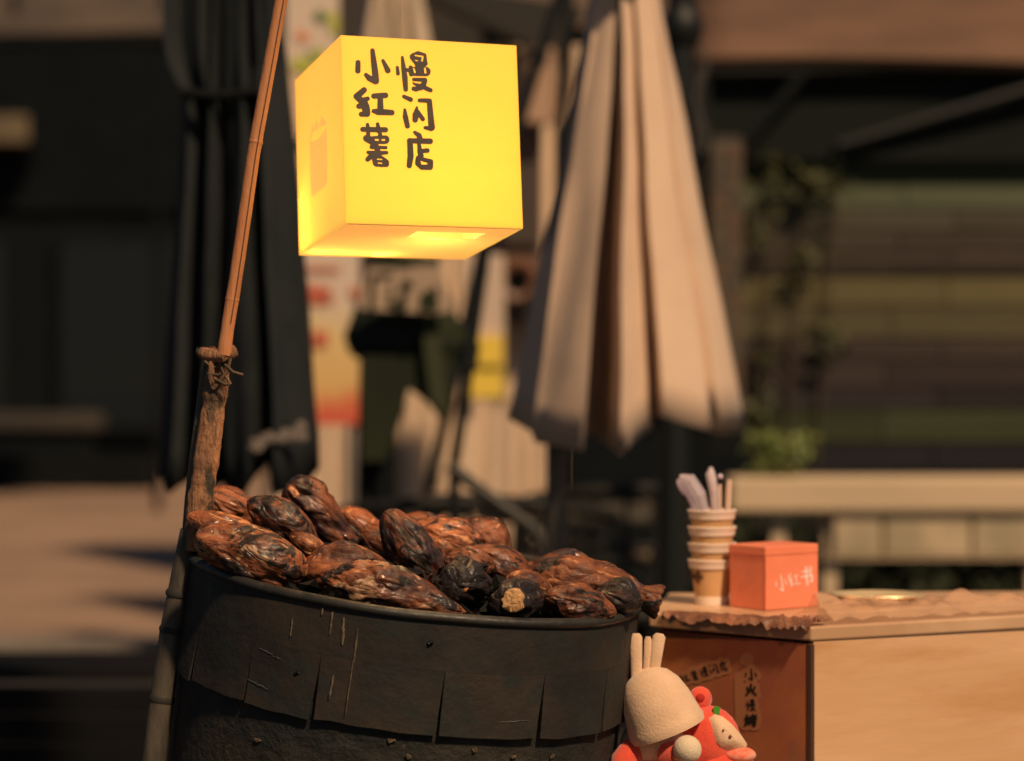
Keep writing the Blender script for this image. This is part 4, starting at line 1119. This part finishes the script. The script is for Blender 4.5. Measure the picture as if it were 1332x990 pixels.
# lower grey bamboo beside the bin
lo_ = [P(x, y, 2.965) for x, y in ((249, 690), (240, 735), (232, 775), (223, 822), (216, 870), (208, 930), (201, 985))]
g0 = Vector((lo_[-1].x - .06, lo_[-1].y, 0)); lo_.append(g0)
bt(lo_, [.0145, .015, .015, .0155, .0155, .016, .016, .017], 'cane', M_gry, 18)
for (x, y) in ((233.2, 768), (224.6, 815), (211.4, 905)):
    c = P(x, y, 2.965); c2 = P(x - 1.4, y + 8, 2.965)
    bt([c, c.lerp(c2, .5), c2], [.0158, .0176, .0164], 'node', pm('node_dark', (.018, .016, .012), .8), 18)
# hanging line of the lantern
ar = pts[-1]
hl = MB().tube([MLi @ topc, MLi @ (ar + Vector((0, 0, 0)))], .00022, 6)
hl.build('hanging_line', pm('clear_line', (.5, .45, .4), .4), ln)
MB().tube([MLi @ (ar + Vector((-.012, 0, -.006))), MLi @ (ar + Vector((0, 0, .012))), MLi @ (ar + Vector((.012, 0, -.006)))], .0015, 6).build('hook', M_blk, ln)

# ================================================================== COUNTER
CZ = CAMZ - (815 - 495) / F * 3.1
def oncnt(px, py): return on_plane(px, py, Vector((0, 0, CZ)), Vector((0, 0, 1)))
cB, cA, cC = oncnt(1055, 815), oncnt(853, 797), oncnt(1520, 789)
cE, cD = oncnt(878, 772), oncnt(1520, 768)
for q_ in (cA, cB, cC, cD, cE): q_.z = 0
ct = thing('counter', 'plywood stall counter with a brown tinted glossy left side', 'counter', loc=tuple(cB))
M_ply = pm('plywood', (.74, .46, .27), .5, (.64, .38, .20), 2.2, bump=.06, bscale=30, stretch=(.5, .5, 3.0), third=(.50, .24, .09), tscale=2.6, tlo=.54, thi=.72)
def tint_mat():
    return pm('brown_tint_glow', (.34, .11, .065), .22, (.46, .17, .07), 4, lo=.4, hi=.6, coat=.5, third=(.22, .13, .09), tscale=5, tlo=.52, thi=.66)  # orange glow and grey-brown reflection mixed into the tint as colour
def inset(a, b, k):       # point moved k metres from a towards b
    return a + (b - a).normalized() * k
def wallp(name, a, b, n, th, z0, z1, mat, off=0.0, bev=0.0):
    p = [a + n * off - cB, b + n * off - cB, b + n * (off - th) - cB, a + n * (off - th) - cB]
    for q_ in p: q_.z = z0
    o = MB().prism(p, (0, 0, z1 - z0)).build(name, mat, ct)
    return bevel(o, bev) if bev else o
nAB = Vector(((cA - cB).y, -(cA - cB).x, 0)).normalized(); nAB = nAB if nAB.y < 0 else -nAB
nBC = Vector(((cC - cB).y, -(cC - cB).x, 0)).normalized(); nBC = nBC if nBC.y < 0 else -nBC
nL = nAB
wallp('front_board', inset(cB, cC, .004), cC, nBC, .012, .02, CZ - .0205, M_ply)
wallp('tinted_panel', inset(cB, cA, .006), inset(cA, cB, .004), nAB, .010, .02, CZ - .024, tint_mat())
core = [inset(cB, cE, .03), inset(cC, cD, .02), inset(cD, cC, .01), inset(cE, cB, .02), inset(cA, cE, .03)]
MB().prism([q_ - cB for q_ in core], (0, 0, CZ - .026)).build('body', M_ply, ct)
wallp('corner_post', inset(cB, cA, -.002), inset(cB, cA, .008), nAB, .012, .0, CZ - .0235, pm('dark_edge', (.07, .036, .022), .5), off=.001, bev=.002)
top = [(c_ + v_) - cB for c_, v_ in ((cA, Vector((-.01, -.008, 0))), (cB, Vector((0, -.003, 0))), (cC, Vector((.01, -.0015, 0))), (cD, Vector((.01, .01, 0))), (cE, Vector((-.01, .01, 0))))]
for q_ in top: q_.z = CZ - .020
bevel(MB().prism(top, (0, 0, .020)).build('worktop', pm('worktop', (.62, .40, .24), .35, (.50, .30, .17), 5), ct), .003)
# stickers on the tinted side
oL = cB.copy(); oL.z = .5
def onL(x, y, k): return on_plane(x, y, oL + nL * k, nL) - cB
h_seq = [(k_, 879 + i * 14.0, 884 - i * 4.6, 15, -14) for i, k_ in enumerate(['xiao', 'hong', 'shu', 'man', 'shan', 'dian'])]
h_seq = [(k_, 878 + i * 12.6, 886 - i * 4.0, 14.5, -14) for i, k_ in enumerate(['xiao', 'hong', 'shu', 'man', 'shan', 'dian'])]
v_seq = [(k_, 977 - i * .2, 877 + i * 20, 17, 0) for i, k_ in enumerate(['xiao', 'huo', 'man', 'kao'])]
M_stk = pm('sticker_clear', (.40, .17, .085), .4); M_sink = pm('sticker_ink', (.012, .010, .008), .5)
for nm, seq, ex in (('sticker', h_seq, []), ('sticker', v_seq, [[(972, 858, 9)], [(961, 880, 6), (962, 940, 6)]])):
    tf = [[(x, y, r * 1.35) for x, y, r in s_] for s_ in text_field(seq)]
    V, FF = contour([[(x, y, r + 5.5) for x, y, r in s] for s in tf] + ex, step=1.6)
    so = plate(nm, V, FF, lambda x, y: onL(x, y, .0006), M_stk, ct)
    V, FF = contour(tf, step=.6)
    plate('lettering', V, FF, lambda x, y: onL(x, y, .0012), M_sink, so)

# cups -------------------------------------------------------------
cup_c = oncnt(926, 786)
M_kraft = pm('kraft_paper', (.62, .37, .17), .7, (.56, .33, .15), 30)
M_white = pm('white_card', (.80, .66, .54), .6)
M_cprint = pm('cup_print', (.10, .05, .025), .6)
cups = 4
for i in range(cups):
    nm_ = ['bottom kraft paper cup of the stack, with white base band', 'second kraft paper cup from the bottom of the stack', 'third kraft paper cup from the bottom of the stack', 'topmost kraft paper cup of the stack, holding sticks and spoon'][i]
    t = thing('paper_cup', nm_, 'paper cup', 'stacked kraft paper cups on the counter', loc=(cup_c.x, cup_c.y, CZ + .0005 + i * .0245))
    H_ = .068; rb, rt = .0245, .0345
    MB().lathe([(rb - .0015 + .0001, .004), (rb, 0), (rb + .0008, .012), (rb + (rt - rb) * .75, H_ * .80 - .0), (rt - .0022, H_ * .82), (rt - .003, H_ * .82), (rb - .0005, .0055), (.0005, .005)], 48).build('body', M_kraft, t, True)
    MB().lathe([(rb + .0007, .0), (rb + .0016, .0125), (rb + .0004, .0128)], 48).build('base_band', M_white, t, True)
    rr_ = [(rt - .0022, H_ * .80)] + [(rt - .0004, H_ * .80), (rt + .0009, H_ * .93), (rt + .0022, H_ * .955), (rt + .0026, H_ * .985), (rt + .0012, H_), (rt - .0008, H_ * .985), (rt - .0022, H_ * .90)]
    MB().lathe(rr_, 48, closed=True).build('rim_band', M_white, t, True)
    if i == 0:
        st_ = []
        V, FF = contour([[(884, 751, 3), (900, 752, 3)], [(888, 745, 2), (888, 758, 2)], [(896, 745, 2), (896, 758, 2)]], step=1)
        pts_ = []
        for x, y in V:
            ww = on_plane(x + 12, y, Vector((0, cup_c.y - .03, 0)), Vector((0, 1, 0)))
            dx = max(-.0315, min(.0315, ww.x - cup_c.x)); zl = ww.z - CZ
            r2 = rb + .0014 + (rt - rb) * zl / H_; dx = max(-r2 * .98, min(r2 * .98, dx))
            pts_.append(Vector((dx, -math.sqrt(max(0, r2 * r2 - dx * dx)), zl)))
        obj('print', (pts_, FF), M_cprint, t)
ztop = CZ + .0005 + (cups - 1) * .0245 + .068
M_sp = pm('lilac_plastic', (.62, .50, .62), .15, coat=.8)
M_stick = pm('pale_wood', (.66, .47, .36), .6); 
def glassy(name, col, alpha):
    m = bpy.data.materials.new(name); m.use_nodes = True; N = m.node_tree.nodes; L = m.node_tree.links; b = N['Principled BSDF']
    b.inputs['Base Color'].default_value = (*col, 1); b.inputs['Roughness'].default_value = .09; b.inputs['Alpha'].default_value = alpha; b.inputs['Specular IOR Level'].default_value = 1.0
    tc = N.new('ShaderNodeTexCoord'); n = N.new('ShaderNodeTexNoise'); n.inputs['Scale'].default_value = 90; L.new(tc.outputs['Object'], n.inputs['Vector'])
    bp = N.new('ShaderNodeBump'); bp.inputs['Strength'].default_value = .6; bp.inputs['Distance'].default_value = .003; L.new(n.outputs['Fac'], bp.inputs['Height']); L.new(bp.outputs['Normal'], b.inputs['Normal'])
    return m
M_wrap = glassy('lilac_wrap', (.78, .68, .76), .5)
M_film = glassy('glow_film', (.80, .50, .30), .36)  # warm colour puts a golden glow into the clear film
def upc(px, py, dy=0.0): return P(px, py, cup_c.y + dy)
for i, (xa, ya, xb, yb, lab) in enumerate(((926, 617, 931, 690, 'wrapped wooden stick with a shiny wrapper in the top cup'), (948, 624, 945, 690, 'plain pale wooden stick standing in the top cup'), (936, 630, 936, 690, 'shorter pale stick between the two tall ones'))):
    t = thing('wooden_stick', lab, 'stick', 'wooden sticks in the top paper cup', loc=tuple(upc(xb, yb + 12)))
    base = t.location
    m = MB().tube([Vector((0, 0, 0)), upc(xa, ya) - base], .0045 if i != 2 else .003, 10).build('stick', M_stick, t, True)
    if i == 0:
        MB().tube([upc(925, 608) - base, upc(924, 616, -.004) - base, upc(929, 640, -.005) - base, upc(930, 664, -.002) - base], [.003, .008, .0075, .006], 8).build('wrapper', M_wrap, t, True)
        ball(upc(937, 620, -.008) - base, 0.0042).build('highlight_ball', M_sp, t, True)  # pale ball standing in for a bluish-white highlight on the wrapper
t = thing('wrapped_spoon', 'plastic spoon in clear lilac wrap leaning left out of the cups', 'spoon', loc=tuple(upc(915, 690)))
base = t.location
MB().tube([upc(913, 684) - base, upc(902, 660) - base, upc(890, 636) - base], [.003, .0035, .003], 8).build('handle', M_sp, t, True)
bb = ball(upc(887, 634, -.002) - base, .010, Matrix.Rotation(R_(-28), 4, 'Y'), sc=(.55, .3, 1.4)); bb.build('bowl', M_sp, t, True)
MB().tube([upc(918, 676) - base, upc(908, 644, -.006) - base, upc(896, 624, -.006) - base, upc(884, 620, -.004) - base], [.008, .012, .011, .004], 8).build('wrapper', M_wrap, t)

# red box --------------------------------------------------------
rc = oncnt(996, 795)
MR = Matrix.Translation(rc) @ Matrix.Rotation(R_(38), 4, 'Z')
rb_ = thing('red_box', 'small salmon red gift box with white lettering on the counter', 'box', mat4=MR)
bw_, bd_, bh_ = .106, .076, .0935
M_red = pm('red_card', (.86, .255, .14), .5, (.82, .235, .125), 30)
bevel(MB().box((0, 0, 0.0008), (bw_, bd_, bh_ - .014)).build('tray', M_red, rb_), .0012)
bevel(MB().box((-.0012, -.0012, bh_ - .0138), (bw_ + .0012, bd_ + .0012, bh_)).build('lid', M_red, rb_), .0015)
bevel(MB().box((-.0008, -.0008, .0012), (bw_ + .0008, -.00005, bh_ - .0142)).build('front_flap', M_red, rb_), .0004, 1)
nR = MR.to_3x3() @ Vector((0, -1, 0)); MRi = MR.inverted()
tf = text_field([('xiao', 1016, 755, 17, -6), ('hong', 1033, 752, 18, -6), ('book', 1050, 749, 18, -6)])
tf = [[((x - 1035) * .98 + 1035, (y - 749) * 1.5 + 749, r) for x, y, r in s] for s in tf]
V, FF = contour(tf, step=.5)
plate('lettering', V, FF, lambda x, y: MRi @ on_plane(x, y, rc + nR * .0014, nR), pm('white_print', (.85, .74, .70), .5), rb_)
nR2 = MR.to_3x3() @ Vector((-1, 0, 0))
V, FF = contour([[(977, 750, 6)]], holes=[[(977, 750, 4.2)]], step=.8)
plate('round_print', V, FF, lambda x, y: MRi @ on_plane(x - 2, y, rc + nR2 * .0016, nR2), pm('pale_red_print', (.80, .30, .16), .5), rb_)

# shiny dish with film ---------------------------------------------
dc = oncnt(1142, 786)
ds = thing('shallow_dish', 'shallow golden foil dish under clear film on the counter', 'dish', loc=(dc.x, dc.y + .01, CZ + .0005))
rs = []
for (r_, z_) in ((.0005, .002), (.045, .002), (.062, .013), (.070, .015), (.071, .013), (.063, .010), (.047, 0), (.0005, 0)):
    rs.append([Vector((r_ * (1 + .018 * math.sin(k * 2.1) * (r_ > .06)) * math.cos(6.2832 * k / 60), r_ * .8 * math.sin(6.2832 * k / 60), z_)) for k in range(60)])
MB().rings(rs).build('dish', pm('golden_foil', (.95, .74, .42), .26, metal=.5, bump=.3, bscale=60), ds, True)
rs = []
for i in range(34):
    row = []
    for k in range(80):
        u, v = k / 79, i / 33
        p = cB + (cC - cB).normalized() * (.04 + .52 * u) + Vector((-.35, .94, 0)) * (.004 + .125 * v)
        rid = abs(noise.noise(Vector((u * 11, v * 3.2, 0)))) ; rid2 = abs(noise.noise(Vector((u * 34, v * 9, 4))))
        h = .0175 * (1 - u * .5) * math.sin(math.pi * min(1, v * 1.1 + .04)) + .030 * rid * math.sin(math.pi * min(1, max(.08, v))) + .004 * rid2
        p = p + Vector((0, 0, CZ + .002 + h))
        row.append(p)
    rs.append(row)
fo = MB().rings(rs, closed=False).build('clear_wrap', M_film, None, True)
tag(fo, 'long crumpled sheet of clear plastic film spread over the dish', 'plastic film')
# amber crumpled wrap drooping over the corner
rs = []
eT = (cB - cA).normalized(); eN = -nAB
for i in range(26):
    row = []
    for k in range(90):
        u = k / 89; v = i / 25
        base_ = cA + eT * (.02 + u * ((cB - cA).length - .016)) + eN * (-.016 + (.025 + .03 * u) * v)
        h = .002 + (.003 + .008 * u * u) * abs(noise.noise(Vector((u * 12, v * 5, 2)))) + (.002 + .005 * u) * abs(noise.noise(Vector((u * 38, v * 14, 3))))
        if v < .3: h -= (.3 - v) * (.030 + .022 * noise.noise(Vector((u * 7, 0, 9))) + .02 * noise.noise(Vector((u * 25, 0, 9))))
        row.append(Vector((base_.x, base_.y, CZ + h + .001)))
    rs.append(row)
aw_ = MB().rings(rs, closed=False).build('amber_wrap', pm('amber_foil', (.36, .15, .075), .2, (.16, .07, .04), 14, coat=.6, bump=.5, bscale=120), None, True)
tag(aw_, 'crinkled amber wrapping strip draped along the counter corner edge', 'wrapping')
# tiny bright bead pins on the counter edge
for (px, py) in ((931, 814),):
    c = on_plane(px, py, oL + nL * .004, nL)
    o = ball(c, .0032, seg=14, rings=10).build('pearl_pin', pm('pearl', (.8, .75, .8), .08, coat=1.0), None, True)
    tag(o, 'tiny pearly pin head on the tinted side of the counter', 'pin')

# ================================================================== PLUSH DOLLS
M_rp = pm('red_plush', (.78, .085, .04), .9, (.66, .06, .03), 30, sheen=.5, bump=.25, bscale=260)
M_cp = pm('cream_plush', (.74, .50, .32), .9, (.68, .45, .28), 30, sheen=.4, bump=.22, bscale=260)
M_wh = pm('cream_ball', (.70, .56, .38), .9, sheen=.3, bump=.3, bscale=300)
def dome(name, base_c, apex, r0, sq, mat, parent, prof, loc, seg=36):
    """round cap between a base centre and an apex"""
    ax = (apex - base_c); h = ax.length; z = ax.normalized(); x = z.cross(Vector((0, 1, 0))).normalized(); y = z.cross(x)
    rs = []
    for (f_, t_) in prof:
        rs.append([base_c + z * h * t_ + x * r0 * f_ * math.cos(2*math.pi*k/seg) * (1 + .02 * noise.noise(Vector((k * .3, t_ * 3, 1)))) + y * r0 * f_ * sq * math.sin(2*math.pi*k/seg) - loc for k in range(seg)])
    return MB().rings(rs, cap=True).build(name, mat, parent, True)
DP = 3.0
sh_z = P(0, 1045, DP).z
st_ = thing('display_stool', 'small wooden stool below the frame carrying the plush dolls', 'stool', loc=(P(880, 0, DP).x, DP + .01, 0))
bevel(MB().box((-.13, -.085, sh_z - .025), (.13, .085, sh_z)).build('seat', M_ply, st_), .004)
for sx in (-.115, .085):
    for sy in (-.07, .04):
        MB().box((sx, sy, 0), (sx + .03, sy + .03, sh_z - .026)).build('leg', M_ply, st_)
l1 = Vector((P(862, 0, DP).x, DP - .01, sh_z))
d1 = thing('plush_doll', 'plush doll in a cream dome hat with two upright ears and red clothes', 'plush doll', 'plush dolls beside the bin', loc=tuple(l1))
hb, ha = P(866, 944, DP - .02), P(837, 870, DP - .02)
dome('hat', hb, ha, .0505, .95, M_cp, d1, [(1.0, -.10), (1.03, 0), (1.0, .06), (.97, .2), (.90, .45), (.78, .68), (.58, .86), (.32, .96), (.05, 1.0)], l1)
for (xa, ya, xb, yb) in ((828, 880, 827, 824), (850, 876, 858, 824), (841, 880, 843, 828)):
    a, b = P(xa, ya, DP - .02), P(xb, yb, DP - .02)
    z = (b - a).normalized(); mm = MB().tube([a - l1, a.lerp(b, .4) - l1, a.lerp(b, .92) - l1, b - l1], [.0075, .0078, .0085, .005] if xa != 841 else [.005, .005, .005, .003], 14, squash=.55)
    mm.build('ear', M_cp, d1, True)
ball(P(850, 966, DP + .005) - l1, 1, sc=(.044, .042, .034)).build('head', M_cp, d1, True)
ball(P(856, 1012, DP + .01) - l1, 1, sc=(.062, .05, .052)).build('body', M_rp, d1, True)
MB().tube([P(824, 975, DP - .015) - l1, P(812, 990, DP - .03) - l1, P(804, 1015, DP - .03) - l1], [.018, .018, .014], 16).build('arm', M_rp, d1, True)
MB().tube([P(872, 985, DP - .03) - l1, P(884, 984, DP - .045) - l1, P(892, 980, DP - .05) - l1], [.022, .021, .018], 16).build('arm', M_rp, d1, True)
ball(P(894, 975, DP - .060) - l1, .0185, seg=24, rings=14).build('hand', M_wh, d1, True)
MB().lathe([(.0185, -.004), (.0205, 0), (.0185, .004)], 24, Matrix.Translation(P(893, 979, DP - .055) - l1) @ Matrix.Rotation(R_(-20), 4, 'Y')).build('cuff', pm('orange_cuff', (.80, .30, .10), .8), d1, True)
l2 = Vector((P(930, 0, DP + .02).x, DP + .04, sh_z))
d2 = thing('plush_doll', 'red eared plush doll with cream face and a tiny green leaf', 'plush doll', 'plush dolls beside the bin', loc=tuple(l2))
DQ = DP + .02
ball(P(918, 962, DQ) - l2, 1, Matrix.Rotation(R_(35), 4, 'Y'), sc=(.046, .036, .046)).build('hood', M_rp, d2, True)
ball(P(911, 909, DQ) - l2, 1, sc=(.0155, .012, .0165)).build('ear', M_rp, d2, True)
ball(P(911, 908, DQ - .011) - l2, 1, sc=(.006, .003, .006), seg=12, rings=8).build('inner_ear', pm('dark_red', (.40, .02, .015), .9), d2, True)
MB().rings([[P(x, y, DQ - .02 - .018 * (1 - j * .34)) - l2 for x, y in [(cx_ + (px_ - cx_) * (1 - .28 * (2 - j)), cy_ + (py_ - cy_) * (1 - .28 * (2 - j))) for px_, py_ in [(922, 934), (930, 929), (940, 932), (952, 942), (964, 956), (972, 968), (970, 974), (955, 978), (936, 980), (925, 972), (920, 955)]]] for j, (cx_, cy_) in enumerate([(942, 957)] * 3)], cap=True).build('face', M_cp, d2, True)
for (x, y) in ((950, 958), (941, 950)):
    ball(P(x, y, DQ - .0385) - l2, .0022 if x == 950 else .0016, seg=8, rings=6).build('eye', pm('eye', (.20, .09, .05), .5), d2)
MB().prism([P(x, y, DQ - .02) - l2 for x, y in ((929, 930), (928, 921), (932, 919), (937, 921), (936, 929))], (0, .006, 0)).build('leaf', pm('green_felt', (.06, .30, .02), .8), d2)
ball(P(935, 1006, DQ) - l2, 1, sc=(.05, .04, .042)).build('body', M_rp, d2, True)
ball(P(962, 982, DQ - .02) - l2, 1, sc=(.022, .016, .011)).build('scarf', pm('pink_scarf', (.82, .16, .09), .9, (.80, .38, .28), 60), d2, True)
